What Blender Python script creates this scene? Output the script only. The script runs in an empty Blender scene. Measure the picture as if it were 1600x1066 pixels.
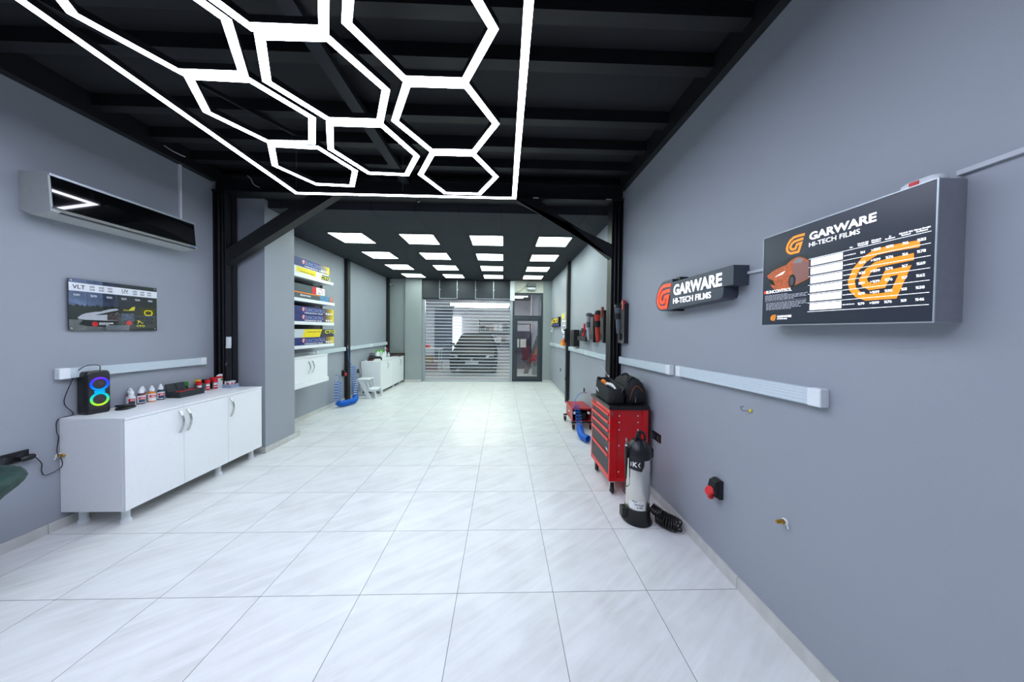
import bpy, math, random
from mathutils import Vector, Matrix
random.seed(7)
PI = math.pi
S = bpy.context.scene
COL = S.collection

# ------------------------------------------------------------------ camera
F_PX, YAW, PITCH, ROLL = 475.083, 0.0303279, -0.0187440, 0.0102512
cd = bpy.data.cameras.new('camera'); cam = bpy.data.objects.new('camera', cd); COL.objects.link(cam)
cd.sensor_fit = 'HORIZONTAL'; cd.sensor_width = 36; cd.lens = F_PX / 1600 * 36
cd.shift_y = -7.655 / 1600; cd.clip_start = 0.02; cd.clip_end = 200
_r = Vector((math.cos(YAW), -math.sin(YAW), 0)); _f = Vector((math.sin(YAW), math.cos(YAW), 0)); _u = Vector((0, 0, 1))
f2 = _f * math.cos(PITCH) + _u * math.sin(PITCH); u2 = _u * math.cos(PITCH) - _f * math.sin(PITCH)
r3 = _r * math.cos(ROLL) + u2 * math.sin(ROLL); u3 = u2 * math.cos(ROLL) - _r * math.sin(ROLL)
cam.matrix_world = Matrix(((r3.x, u3.x, -f2.x, 0), (r3.y, u3.y, -f2.y, 0), (r3.z, u3.z, -f2.z, 1.646), (0, 0, 0, 1)))
S.camera = cam
# ------------------------------------------------------------------ world and exposure
w = bpy.data.worlds.new('world'); S.world = w; w.use_nodes = True
w.node_tree.nodes['Background'].inputs[0].default_value = (0.6, 0.68, 0.85, 1)
w.node_tree.nodes['Background'].inputs[1].default_value = 0.15
S.view_settings.view_transform = 'Standard'; S.view_settings.look = 'None'
S.view_settings.exposure = 0.0; S.view_settings.gamma = 1
try: S.view_settings.use_curve_mapping = False
except Exception: pass
TUBE, PANEL, GARAGE = 22.5, 12.5, 26.0      # strength of the hexagon tubes, the ceiling panels and the lamps of the hall outside

# ------------------------------------------------------------------ materials
def lin(c):
    return tuple(((v / 255) / 12.92 if v / 255 <= 0.04045 else (((v / 255) + 0.055) / 1.055) ** 2.4) for v in c)
MATS = {}
def mat(name, rgb, rough=0.5, metal=0.0, noise=0.04, scale=30, bump=0.0, emit=0, coat=0, alpha=1, trans=0, spec=0.5, ecol=None):
    if name in MATS: return MATS[name]
    m = bpy.data.materials.new(name); MATS[name] = m; m.use_nodes = True
    nt = m.node_tree; b = nt.nodes['Principled BSDF']; c = lin(rgb)
    b.inputs['Roughness'].default_value = rough; b.inputs['Metallic'].default_value = metal
    b.inputs['Coat Weight'].default_value = coat; b.inputs['Alpha'].default_value = alpha
    b.inputs['Transmission Weight'].default_value = trans; b.inputs['Specular IOR Level'].default_value = spec
    b.inputs['Base Color'].default_value = (*c, 1)
    if noise or bump:
        tc = nt.nodes.new('ShaderNodeTexCoord'); n = nt.nodes.new('ShaderNodeTexNoise')
        n.inputs['Scale'].default_value = scale; n.inputs['Detail'].default_value = 4
        nt.links.new(tc.outputs['Object'], n.inputs['Vector'])
        if noise:
            r = nt.nodes.new('ShaderNodeValToRGB'); nt.links.new(n.outputs['Fac'], r.inputs['Fac'])
            r.color_ramp.elements[0].position = 0.3; r.color_ramp.elements[1].position = 0.7
            r.color_ramp.elements[0].color = (*[max(0, v * (1 - noise)) for v in c], 1)
            r.color_ramp.elements[1].color = (*[min(1, v * (1 + noise)) for v in c], 1)
            nt.links.new(r.outputs['Color'], b.inputs['Base Color'])
        if bump:
            bp = nt.nodes.new('ShaderNodeBump'); bp.inputs['Strength'].default_value = bump; bp.inputs['Distance'].default_value = 0.01
            nt.links.new(n.outputs['Fac'], bp.inputs['Height']); nt.links.new(bp.outputs['Normal'], b.inputs['Normal'])
    if emit:
        b.inputs['Emission Color'].default_value = (*(lin(ecol) if ecol else c), 1); b.inputs['Emission Strength'].default_value = emit
    return m

def wall_mat(name, rgb):
    m = mat(name, rgb, 0.55, noise=0.0, bump=0.0); nt = m.node_tree; b = nt.nodes['Principled BSDF']
    tc = nt.nodes.new('ShaderNodeTexCoord'); n = nt.nodes.new('ShaderNodeTexNoise'); n.inputs['Scale'].default_value = 0.9; n.inputs['Detail'].default_value = 5
    r = nt.nodes.new('ShaderNodeValToRGB'); c = lin(rgb)
    r.color_ramp.elements[0].position = 0.35; r.color_ramp.elements[1].position = 0.7
    r.color_ramp.elements[0].color = (*[v * 0.955 for v in c], 1); r.color_ramp.elements[1].color = (*[v * 1.03 for v in c], 1)
    n2 = nt.nodes.new('ShaderNodeTexNoise'); n2.inputs['Scale'].default_value = 220; bp = nt.nodes.new('ShaderNodeBump')
    bp.inputs['Strength'].default_value = 0.08; bp.inputs['Distance'].default_value = 0.004
    L = nt.links.new
    L(tc.outputs['Object'], n.inputs['Vector']); L(n.outputs['Fac'], r.inputs['Fac']); L(r.outputs['Color'], b.inputs['Base Color'])
    L(tc.outputs['Object'], n2.inputs['Vector']); L(n2.outputs['Fac'], bp.inputs['Height']); L(bp.outputs['Normal'], b.inputs['Normal'])
    return m

def tile_mat(name, base, vein, x0, y0, grout, rough, streak=1.5, axis='XY', size=0.6):
    """polished marble-look tiles with thin joints; every tile takes its veins from another place"""
    m = bpy.data.materials.new(name); MATS[name] = m; m.use_nodes = True; nt = m.node_tree; b = nt.nodes['Principled BSDF']
    N = nt.nodes.new; L = nt.links.new
    g = N('ShaderNodeNewGeometry'); sep = N('ShaderNodeSeparateXYZ'); L(g.outputs['Position'], sep.inputs[0])
    def ma(op, a, bb=None, c=None):
        n = N('ShaderNodeMath'); n.operation = op
        for i, v in enumerate((a, bb, c)):
            if v is None: continue
            if isinstance(v, (int, float)): n.inputs[i].default_value = v
            else: L(v, n.inputs[i])
        return n.outputs[0]
    ux = ma('DIVIDE', ma('SUBTRACT', sep.outputs[axis[0]], x0), size); uy = ma('DIVIDE', ma('SUBTRACT', sep.outputs[axis[1]], y0), size)
    fx = ma('FRACT', ux); fy = ma('FRACT', uy); gw = 0.0030 / size
    ex = ma('MINIMUM', fx, ma('SUBTRACT', 1, fx)); ey = ma('MINIMUM', fy, ma('SUBTRACT', 1, fy))
    joint = ma('LESS_THAN', ma('MINIMUM', ex, ey) if axis == 'XY' else ex, gw * 0.5)
    cell = N('ShaderNodeCombineXYZ'); L(ma('FLOOR', ux), cell.inputs[0]); L(ma('FLOOR', uy), cell.inputs[1])
    wn = N('ShaderNodeTexWhiteNoise'); wn.noise_dimensions = '3D'; L(cell.outputs[0], wn.inputs['Vector'])
    mul = N('ShaderNodeVectorMath'); mul.operation = 'SCALE'; L(wn.outputs['Color'], mul.inputs[0]); mul.inputs['Scale'].default_value = 37
    add = N('ShaderNodeVectorMath'); add.operation = 'ADD'; L(g.outputs['Position'], add.inputs[0]); L(mul.outputs[0], add.inputs[1])
    rot = N('ShaderNodeMapping'); rot.inputs['Rotation'].default_value = (0, 0, -0.62); L(add.outputs[0], rot.inputs['Vector'])
    mp = N('ShaderNodeMapping'); mp.inputs['Scale'].default_value = (1.5, 11.0, 3)
    L(rot.outputs[0], mp.inputs['Vector'])
    n1 = N('ShaderNodeTexNoise'); n1.inputs['Scale'].default_value = 1.3; n1.inputs['Detail'].default_value = 9; n1.inputs['Roughness'].default_value = 0.62
    n1.inputs['Distortion'].default_value = 0.5; L(mp.outputs[0], n1.inputs['Vector'])
    r1 = N('ShaderNodeValToRGB'); L(n1.outputs['Fac'], r1.inputs['Fac'])
    e = r1.color_ramp.elements; e[0].position = 0.30; e[0].color = (*lin(vein), 1); e[1].position = 0.80; e[1].color = (*lin(base), 1)
    n2 = N('ShaderNodeTexNoise'); n2.inputs['Scale'].default_value = 3.5; n2.inputs['Detail'].default_value = 6; L(add.outputs[0], n2.inputs['Vector'])
    mx = N('ShaderNodeMix'); mx.data_type = 'RGBA'; L(ma('MINIMUM', 1.0, ma('MULTIPLY', n2.outputs['Fac'], streak)), mx.inputs[0])
    mx.inputs[6].default_value = (*lin(base), 1); L(r1.outputs['Color'], mx.inputs[7])
    mg = N('ShaderNodeMix'); mg.data_type = 'RGBA'; L(joint, mg.inputs[0]); L(mx.outputs[2], mg.inputs[6]); mg.inputs[7].default_value = (*lin(grout), 1)
    L(mg.outputs[2], b.inputs['Base Color'])
    b.inputs['Roughness'].default_value = rough
    b.inputs['Specular IOR Level'].default_value = 0.35
    return m

def ceil_mat():
    m = bpy.data.materials.new('black ceiling tile'); m.use_nodes = True; nt = m.node_tree; b = nt.nodes['Principled BSDF']; L = nt.links.new
    g = nt.nodes.new('ShaderNodeNewGeometry'); mp = nt.nodes.new('ShaderNodeMapping'); br = nt.nodes.new('ShaderNodeTexBrick')
    mp.inputs['Location'].default_value = (0.615, -5.05 + 0.0, 0)
    br.offset = 0; br.inputs['Scale'].default_value = 1; br.inputs['Brick Width'].default_value = 0.5775; br.inputs['Row Height'].default_value = 0.6
    br.inputs['Mortar Size'].default_value = 0.007; br.inputs['Color1'].default_value = (*lin((46, 50, 56)), 1); br.inputs['Color2'].default_value = (*lin((42, 46, 52)), 1)
    br.inputs['Mortar'].default_value = (*lin((26, 29, 33)), 1)
    L(g.outputs['Position'], mp.inputs['Vector']); L(mp.outputs[0], br.inputs['Vector']); L(br.outputs['Color'], b.inputs['Base Color'])
    b.inputs['Roughness'].default_value = 0.75; b.inputs['Specular IOR Level'].default_value = 0.3
    return m

M_wall = wall_mat('grey blue wall paint', (154, 159, 168))
M_wallr = wall_mat('grey wall paint rear', (150, 157, 158))
M_floor = tile_mat('marble floor tiles', (230, 231, 231), (203, 202, 199), -2.669, 1.877, (70, 68, 68), 0.29)
M_skx = tile_mat('skirting tile along', (208, 208, 205), (186, 184, 180), 1.877, 0, (110, 106, 100), 0.3, axis='YZ')
M_sky = tile_mat('skirting tile across', (208, 208, 205), (186, 184, 180), -2.669, 0, (110, 106, 100), 0.3, axis='XZ')
M_deck = mat('black roof deck', (21, 24, 29), 0.7, noise=0.15, scale=3)
M_steel = mat('black painted steel', (19, 21, 25), 0.5, noise=0.12, scale=12)
M_ceil = ceil_mat()
M_white = mat('white laminate', (238, 240, 242), 0.32, noise=0.01)
M_wplas = mat('white plastic', (228, 232, 236), 0.4, noise=0.02)
M_gplas = mat('light grey plastic', (176, 180, 184), 0.45)
M_black = mat('black plastic', (20, 21, 23), 0.38, noise=0.1)
M_blackm = mat('matt black rubber', (16, 16, 18), 0.7, noise=0.2, scale=60)
M_dark = mat('dark grey metal', (52, 57, 63), 0.45)
M_anth = mat('anthracite frame', (50, 58, 66), 0.4, noise=0.03)
M_chrome = mat('brushed chrome', (190, 190, 192), 0.22, metal=1, noise=0.04)
M_ss = mat('polished stainless steel', (228, 226, 220), 0.24, metal=1, noise=0.02, scale=5)
M_alu = mat('aluminium', (178, 186, 192), 0.35, metal=0.6)
M_diff = mat('ribbed light diffuser', (205, 216, 222), 0.35, noise=0.02)
M_red = mat('red enamel', (205, 14, 24), 0.3, noise=0.04, coat=0.3)
M_redl = mat('red plastic', (214, 30, 38), 0.4)
M_orange = mat('orange', (240, 130, 30), 0.5)
M_yellow = mat('yellow', (238, 214, 20), 0.5)
M_green = mat('green plastic', (28, 130, 42), 0.45)
M_lime = mat('lime green plastic', (96, 205, 30), 0.45)
M_blue = mat('blue hose', (8, 104, 204), 0.35, noise=0.05)
M_navy = mat('navy print', (36, 44, 110), 0.45, noise=0.3, scale=18)
M_brass = mat('brass', (190, 150, 70), 0.3, metal=1)
M_glassb = mat('black glass', (6, 8, 10), 0.05, noise=0, coat=1)
M_wht = mat('white print', (240, 240, 240), 0.5, noise=0)
M_cable = mat('black cable', (14, 14, 16), 0.5, noise=0)
M_bag = mat('black canvas', (24, 26, 30), 0.8, noise=0.25, scale=90, bump=0.4)
M_glass = mat('clear glass', (235, 240, 245), 0.03, noise=0, trans=1)
M_glass.node_tree.nodes['Principled BSDF'].inputs['IOR'].default_value = 1.05

def emis(name, rgb, strength):
    m = bpy.data.materials.new(name); m.use_nodes = True; nt = m.node_tree; nt.nodes.clear()
    e = nt.nodes.new('ShaderNodeEmission'); o = nt.nodes.new('ShaderNodeOutputMaterial')
    e.inputs[0].default_value = (*lin(rgb), 1); e.inputs[1].default_value = strength; nt.links.new(e.outputs[0], o.inputs[0]); return m
M_tube = emis('cool white tube', (226, 234, 255), TUBE)
M_panel = emis('neutral white panel', (232, 252, 246), PANEL)

# ------------------------------------------------------------------ mesh helpers
def V(*a): return Vector(a)
class MB:
    def __init__(s): s.v = []; s.f = []; s.mi = []
    def add(s, vs, fs, mi=0):
        k = len(s.v); s.v += [Vector(p) for p in vs]; s.f += [tuple(i + k for i in f) for f in fs]; s.mi += [mi] * len(fs); return s
    def box(s, x0, x1, y0, y1, z0, z1, M=None, mi=0):
        p = [V(x, y, z) for z in (z0, z1) for y in (y0, y1) for x in (x0, x1)]
        if M is not None: p = [M @ q for q in p]
        return s.add(p, [(0, 2, 3, 1), (4, 5, 7, 6), (0, 1, 5, 4), (2, 6, 7, 3), (0, 4, 6, 2), (1, 3, 7, 5)], mi)
    def tube(s, pts, r, n=8, closed=False, mi=0, caps=True):
        pts = [Vector(p) for p in pts]; m = len(pts); rs = r if isinstance(r, (list, tuple)) else [r] * m
        T = []
        for i in range(m):
            a = pts[(i - 1) % m] if (closed or i > 0) else pts[i]; b = pts[(i + 1) % m] if (closed or i < m - 1) else pts[i]
            t = (b - a); T.append(t.normalized() if t.length > 1e-9 else Vector((0, 0, 1)))
        nrm = T[0].orthogonal().normalized(); vs = []
        for i in range(m):
            nrm = (nrm - T[i] * nrm.dot(T[i]));
            nrm = nrm.normalized() if nrm.length > 1e-9 else T[i].orthogonal().normalized()
            bi = T[i].cross(nrm)
            for k in range(n):
                a = 2 * PI * k / n; vs.append(pts[i] + (nrm * math.cos(a) + bi * math.sin(a)) * rs[i])
        fs = []
        for i in range(m if closed else m - 1):
            j = (i + 1) % m
            for k in range(n): fs.append((i * n + k, i * n + (k + 1) % n, j * n + (k + 1) % n, j * n + k))
        if not closed and caps: fs += [tuple(reversed(range(n))), tuple(range((m - 1) * n, m * n))]
        return s.add(vs, fs, mi)
    def lathe(s, prof, c=(0, 0, 0), n=20, M=None, mi=0):
        """profile (r, z) turned about a vertical axis through c"""
        c = Vector(c); vs = []
        for r, z in prof:
            for k in range(n):
                a = 2 * PI * k / n; p = V(r * math.cos(a), r * math.sin(a), z)
                vs.append((M @ p if M is not None else p) + c)
        fs = []
        for i in range(len(prof) - 1):
            for k in range(n): fs.append((i * n + k, i * n + (k + 1) % n, (i + 1) * n + (k + 1) % n, (i + 1) * n + k))
        fs += [tuple(reversed(range(n))), tuple(range((len(prof) - 1) * n, len(prof) * n))]
        return s.add(vs, fs, mi)
    def prism(s, poly, pl, d0, d1, mi=0):
        n = len(poly); a = [pl.p(u, v, d0) for u, v in poly]; b = [pl.p(u, v, d1) for u, v in poly]
        ar = sum(poly[i][0] * poly[(i + 1) % n][1] - poly[(i + 1) % n][0] * poly[i][1] for i in range(n))
        rg = list(range(n)) if ar > 0 else list(range(n))[::-1]
        fs = [tuple(n + i for i in rg), tuple(i for i in rg[::-1])]
        for q in range(n):
            i, j = rg[q], rg[(q + 1) % n]; fs.append((i, j, n + j, n + i))
        return s.add(a + b, fs, mi)
    def ribbon(s, pts, wd, pl, d0, d1, closed=False, mi=0):
        n = len(pts); P = [Vector((p[0], p[1])) for p in pts]; Lr = []
        for i in range(n):
            a = P[(i - 1) % n] if (closed or i > 0) else None; b = P[(i + 1) % n] if (closed or i < n - 1) else None
            if a is None: t = (b - P[i]).normalized(); m = Vector((-t.y, t.x)); k = 1
            elif b is None: t = (P[i] - a).normalized(); m = Vector((-t.y, t.x)); k = 1
            else:
                t1 = (P[i] - a).normalized(); t2 = (b - P[i]).normalized(); n1 = Vector((-t1.y, t1.x)); n2 = Vector((-t2.y, t2.x))
                m = (n1 + n2)
                m = m.normalized() if m.length > 1e-6 else n1
                k = min(1 / max(0.35, m.dot(n1)), 2.6)
            Lr.append((P[i] + m * wd / 2 * k, P[i] - m * wd / 2 * k))
        for i in range(n if closed else n - 1):
            j = (i + 1) % n; q = [Lr[i][0], Lr[i][1], Lr[j][1], Lr[j][0]]
            s.prism([(c.x, c.y) for c in q], pl, d0, d1, mi)
        return s
    def poly(s, poly, pl, d, mi=0):
        n = len(poly); ar = sum(poly[i][0] * poly[(i + 1) % n][1] - poly[(i + 1) % n][0] * poly[i][1] for i in range(n))
        pp = poly if ar > 0 else poly[::-1]
        return s.add([pl.p(u, v, d) for u, v in pp], [tuple(range(n))], mi)
    def rect(s, u0, u1, v0, v1, pl, d, mi=0): return s.poly([(u0, v0), (u1, v0), (u1, v1), (u0, v1)], pl, d, mi)
class Plane:
    """a flat surface: o origin, r to the reader's right, u up; n points at the reader"""
    def __init__(s, o, r, u): s.o = Vector(o); s.r = Vector(r); s.u = Vector(u); s.n = s.r.cross(s.u)
    def p(s, a, b, d=0): return s.o + s.r * a + s.u * b + s.n * d
def root_loc(p):
    while p.parent is not None: p = p.parent
    return p.location.copy()
def obj(name, mb, m, parent=None, world=True, smooth=None, bevel=0, base=None):
    me = bpy.data.meshes.new(name); sh = V(0, 0, 0)
    if parent is not None and world: sh = root_loc(parent)
    if parent is None and base is not None: sh = Vector(base)
    me.from_pydata([v - sh for v in mb.v], [], mb.f)
    ms = m if isinstance(m, (list, tuple)) else [m]
    for k in ms: me.materials.append(k)
    if len(ms) > 1:
        for i, p in enumerate(me.polygons): p.material_index = mb.mi[i]
    me.update()
    if smooth:
        for p in me.polygons: p.use_smooth = True
        me.set_sharp_from_angle(angle=math.radians(smooth if smooth is not True else 40))
    o = bpy.data.objects.new(name, me); COL.objects.link(o)
    if parent is not None: o.parent = parent
    elif base is not None: o.location = sh
    if bevel:
        b = o.modifiers.new('bevel', 'BEVEL'); b.width = bevel; b.segments = 2; b.limit_method = 'ANGLE'
    return o
def thing(name, label, cat, loc=(0, 0, 0), group=None, rotz=0):
    o = bpy.data.objects.new(name, None); COL.objects.link(o); o.location = loc; o.rotation_euler[2] = rotz; o.empty_display_size = 0.1
    return tag(o, label, cat, group)
def tag(o, label, cat, group=None):
    o['label'] = label; o['category'] = cat
    if group: o['group'] = group
    return o
def struct(name, mb, m, parent=None, **k):
    o = obj(name, mb, m, parent, **k)
    if parent is None: o['kind'] = 'structure'
    return o
def dup(root, loc, label, rotz=None):
    r = root.copy(); COL.objects.link(r); r.location = loc; r['label'] = label
    if rotz is not None: r.rotation_euler[2] = rotz
    for ch in list(root.children):
        c = ch.copy(); COL.objects.link(c); c.parent = r
        for g in ch.children:
            d = g.copy(); COL.objects.link(d); d.parent = c
    return r
def text(s, size, m, pl, u, v, d, parent, name='lettering', sx=1.0, bold=0.0, align='LEFT', ext=0.0004, shear=0, world=True):
    c = bpy.data.curves.new('t', 'FONT'); c.body = s; c.size = size; c.extrude = ext; c.offset = bold * size; c.align_x = align; c.shear = shear; c.resolution_u = 3
    t = bpy.data.objects.new('t', c); me = bpy.data.meshes.new_from_object(t)
    sh = root_loc(parent) if (parent is not None and world) else V(0, 0, 0)
    for q in me.vertices:
        a = q.co; q.co = pl.p(u + a.x * sx, v + a.y, d + a.z) - sh
    me.materials.clear(); me.materials.append(m)
    bpy.data.objects.remove(t); bpy.data.curves.remove(c)
    o = bpy.data.objects.new(name, me); COL.objects.link(o)
    if parent is not None: o.parent = parent
    return o
def merge_into(dst, src):
    """joins the lettering mesh src into dst, so that one line of print stays one part"""
    k = len(dst.data.vertices)
    vs = [v.co.copy() for v in dst.data.vertices] + [v.co.copy() for v in src.data.vertices]
    fs = [tuple(p.vertices) for p in dst.data.polygons] + [tuple(i + k for i in p.vertices) for p in src.data.polygons]
    m = dst.data.materials[0]; me = bpy.data.meshes.new(dst.name); me.from_pydata(vs, [], fs); me.materials.append(m)
    dst.data = me; bpy.data.objects.remove(src); return dst
def texts(items, m, pl, d, parent, name, **k):
    o = None
    for it in items:
        t = text(it[0], it[3], m, pl, it[1], it[2], d, parent, name, **k)
        o = t if o is None else merge_into(o, t)
    return o
def arc(c, r, a0, a1, n): return [(c[0] + r * math.cos(a0 + (a1 - a0) * i / n), c[1] + r * math.sin(a0 + (a1 - a0) * i / n)) for i in range(n + 1)]
def curve_pts(P, k=6):
    """smooth Catmull-Rom path through the points"""
    P = [Vector(p) for p in P]; out = []
    for i in range(len(P) - 1):
        a = P[i - 1] if i else P[0]; b = P[i]; c = P[i + 1]; d = P[i + 2] if i + 2 < len(P) else P[-1]
        for j in range(k):
            t = j / k; out.append(0.5 * ((2 * b) + (c - a) * t + (2 * a - 5 * b + 4 * c - d) * t * t + (3 * b - a - 3 * c + d) * t ** 3))
    return out + [P[-1]]
def coil(P, R, r_turns, k=14, squash=None):
    """helix of radius R round the path P"""
    C = curve_pts(P, 12); n = r_turns * k; out = []
    Lc = [0]
    for i in range(1, len(C)): Lc.append(Lc[-1] + (C[i] - C[i - 1]).length)
    def at(s_):
        s_ = s_ * Lc[-1]; i = 1
        while i < len(C) - 1 and Lc[i] < s_: i += 1
        t = (s_ - Lc[i - 1]) / max(1e-9, Lc[i] - Lc[i - 1]); return C[i - 1].lerp(C[i], t), (C[i] - C[i - 1]).normalized()
    N0 = None
    for i in range(n + 1):
        p, t = at(i / n)
        if N0 is None: N0 = t.orthogonal().normalized()
        N0 = (N0 - t * N0.dot(t)).normalized(); B = t.cross(N0); a = 2 * PI * i / k
        rr = R if not callable(R) else R(i / n)
        out.append(p + (N0 * math.cos(a) + B * math.sin(a)) * rr)
    return out

XL, XR, YB, YF, ZR, ZD = -3.58, 1.53, 9.65, -3.0, 3.22, 3.62
# ------------------------------------------------------------------ room shell
struct('floor', MB().box(XL - 0.2, XR + 0.2, YF - 0.2, YB + 0.12, -0.1, 0), M_floor)
struct('wall_left', MB().box(XL - 0.15, XL, YF, YB + 0.12, 0, 3.8), M_wall)
struct('wall_right', MB().box(XR, XR + 0.15, YF, YB + 0.12, 0, 3.8), M_wall)
struct('wall_front', MB().box(XL, XR, YF - 0.15, YF, 0, 3.8), M_wall)
# the back wall: solid left part, pier, lintel, pier at the right
mb = MB(); mb.box(XL, -2.53, YB, YB + 0.12, 0, ZR); mb.box(-3.04, -2.53, YB - 0.10, YB, 0, ZR); mb.box(-2.53, 1.27, YB + 0.01, YB + 0.12, 2.84, ZR + 0.3); mb.box(1.27, XR, YB - 0.05, YB + 0.12, 0, ZR)
struct('wall_back', mb, M_wallr)
# pier behind the left column
struct('wall_pier', MB().box(XL, -3.10, 4.06, 4.62, 0, 3.42), M_wall)
struct('ceiling', MB().box(XL, XR, YF, 4.1, ZD, ZD + 0.08), M_deck)
struct('ceiling_rear', MB().box(XL, XR, 4.12, YB + 0.12, ZR, ZR + 0.1), M_ceil)
mb = MB(); mb.box(XL, XR, 3.98, 4.12, 3.315, 3.62); struct('trim_1', mb, M_steel)                       # fascia behind the cross beam
mb = MB(); mb.box(XL, XR, 3.86, 3.98, 3.315, 3.335); mb.box(XL, XR, 3.86, 3.98, 3.50, 3.52); mb.box(XL, XR, 3.915, 3.925, 3.335, 3.50); struct('trim_2', mb, M_steel)   # I beam
k = 3
for y in (-1.6, -1.0, -0.4, 0.15, 0.7, 1.25, 1.80, 2.14, 2.72, 3.14, 3.54):
    struct('trim_%d' % k, MB().box(XL, XR, y, y + 0.09, 3.52, 3.62), M_steel); k += 1
struct('trim_%d' % k, MB().box(XR - 0.06, XR, YF, 3.86, 3.43, 3.62), M_steel); k += 1
struct('trim_%d' % k, MB().box(XL, XL + 0.08, YF, 3.86, 3.43, 3.62), M_steel); k += 1
# diagonal wind brace under the deck
mb = MB(); mb.box(-1.285, -1.185, 0.3, 3.9, 3.47, 3.52); struct('trim_%d' % k, mb, mat('dark wind brace', (36, 40, 48), 0.6)); k += 1
mb = MB(); mb.tube([(-3.4, 0.5, 3.50), (-1.5, 3.9, 3.50)], 0.02, 4); struct('trim_%d' % k, mb, M_steel); k += 1
# skirting
def skirt(name, pts, m): struct(name, MB().box(*pts), m)
skirt('baseboard_right', (XR - 0.013, XR, YF, YB - 0.05, 0, 0.078), M_skx)
skirt('baseboard_left', (XL, XL + 0.013, YF, 4.06, 0, 0.078), M_skx)
skirt('baseboard_left_rear', (XL, XL + 0.013, 4.62, YB, 0, 0.078), M_skx)
mb = MB(); mb.box(-3.10, -3.085, 4.045, 4.72, 0, 0.078); mb.box(XL, -3.10, 4.045, 4.06, 0, 0.078); struct('baseboard_pier', mb, M_skx)
mb = MB(); mb.box(XL, -3.04, YB - 0.013, YB, 0, 0.078); mb.box(-3.053, -2.53, YB - 0.113, YB - 0.1, 0, 0.078); mb.box(1.27, XR, YB - 0.063, YB - 0.05, 0, 0.078); struct('baseboard_back', mb, M_sky)

# columns: two H sections by the cross beam with pipes beside them
def hcol(x0, x1, y0, y1, label, side):
    t = thing('steel_column', label, 'column', ((x0 + x1) / 2, (y0 + y1) / 2, 0), 'steel columns carrying the cross beam')
    mb = MB(); mb.box(x0, x0 + 0.014, y0, y1, 0, 3.315); mb.box(x1 - 0.014, x1, y0, y1, 0, 3.315); mb.box(x0, x1, (y0 + y1) / 2 - 0.005, (y0 + y1) / 2 + 0.005, 0, 3.315)
    obj('column_section', mb, M_steel, t)
    for xx in ((x0 + 0.05, x0 + 0.1) if side > 0 else (x1 - 0.05, x1 - 0.1)):
        obj('conduit', MB().tube([(xx, y0 + 0.02, 0), (xx, y0 + 0.02, 3.3)], 0.014, 8), M_black, t, smooth=True)
    # sloping brace from column to beam
    xb = x0 if side > 0 else x1; d = -1 if side > 0 else 1
    pl = Plane((0, 3.92, 0), (1, 0, 0), (0, 0, 1))
    obj('brace', MB().prism([(xb, 2.58), (xb, 2.76), (xb + d * 1.30, 3.335), (xb + d * 0.98, 3.335)] if side > 0 else [(xb, 2.42), (xb, 2.60), (xb + d * 1.08, 3.335), (xb + d * 1.38, 3.335)], pl, -0.06, 0.06), M_steel, t)
    return t
hcol(1.38, 1.526, 3.87, 4.03, 'black steel column against the right wall, behind the tool chest', 1)
hcol(XL + 0.004, -3.42, 3.87, 4.03, 'black steel column against the left wall, beyond the long white cabinet', -1)
def wallpost(x0, x1, y0, y1, label):
    tag(obj('wall_post', MB().box(x0, x1, y0, y1, 0, ZR), M_steel, base=((x0 + x1) / 2, (y0 + y1) / 2, 0), bevel=0.004), label, 'post', 'slim black posts along the walls')
wallpost(XR - 0.08, XR, 6.86, 6.98, 'slim black post on the right wall beside the small black wall box')
wallpost(XL, -3.50, 6.98, 7.10, 'slim black post on the left wall between the blue hoses')
wallpost(XL, -3.50, 9.44, 9.54, 'slim black post on the left wall at the far corner under the camera')

# ------------------------------------------------------------------ hexagon light
HZ = lambda y: 3.2 - (y - 1.5) * 0.026
def on_plane(xa, ya):
    """carries a point measured at height 3.2 to the slightly sagging plane of the fixture along its line of sight"""
    z = 3.2
    for _ in range(8):
        s = (z - 1.646) / 1.554; z = HZ(ya * s)
    return (xa * s, ya * s)
class SagPlane:
    def p(s, a, b, d=0): return V(a, b, HZ(b) + d)
sag = SagPlane()
hl = thing('hexagon_light', 'big hanging light of glowing white hexagons inside a rectangular frame', 'ceiling light', (-1.14, 1.2, 3.2))
def light_ring(name, pts, wd=0.046):
    r = obj(name, MB().ribbon(pts, wd, sag, 0.0, 0.003, closed=True), M_tube, hl)
    obj('housing', MB().ribbon(pts, wd + 0.003, sag, 0.001, 0.04, closed=True), M_steel, r)
FR = [on_plane(-2.391, 3.604), on_plane(0.118, 3.604)]
light_ring('light_border', [FR[0], FR[1], (0.100, -1.2), (-2.325, -1.2)])
HX = [[(-0.621, 1.973), (-0.247, 1.972), (-0.067, 2.323), (-0.262, 2.683), (-0.637, 2.690), (-0.820, 2.324)],
 [(-0.638, 2.736), (-0.271, 2.736), (-0.084, 3.116), (-0.283, 3.512), (-0.670, 3.512), (-0.841, 3.108)],
 [(-1.330, 2.380), (-0.937, 2.380), (-0.786, 2.780), (-0.981, 3.118), (-1.352, 3.105), (-1.506, 2.712)],
 [(-1.308, 1.688), (-0.954, 1.684), (-0.774, 2.029), (-0.933, 2.332), (-1.308, 2.332), (-1.503, 1.994)],
 [(-1.964, 1.975), (-1.607, 1.984), (-1.422, 2.317), (-1.611, 2.624), (-1.971, 2.632), (-2.151, 2.290)],
 [(-1.985, 2.677), (-1.604, 2.695), (-1.468, 3.066), (-1.655, 3.389), (-2.028, 3.370), (-2.196, 3.009)]]
for h in HX: light_ring('light_hexagon', [on_plane(*q) for q in h])
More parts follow.
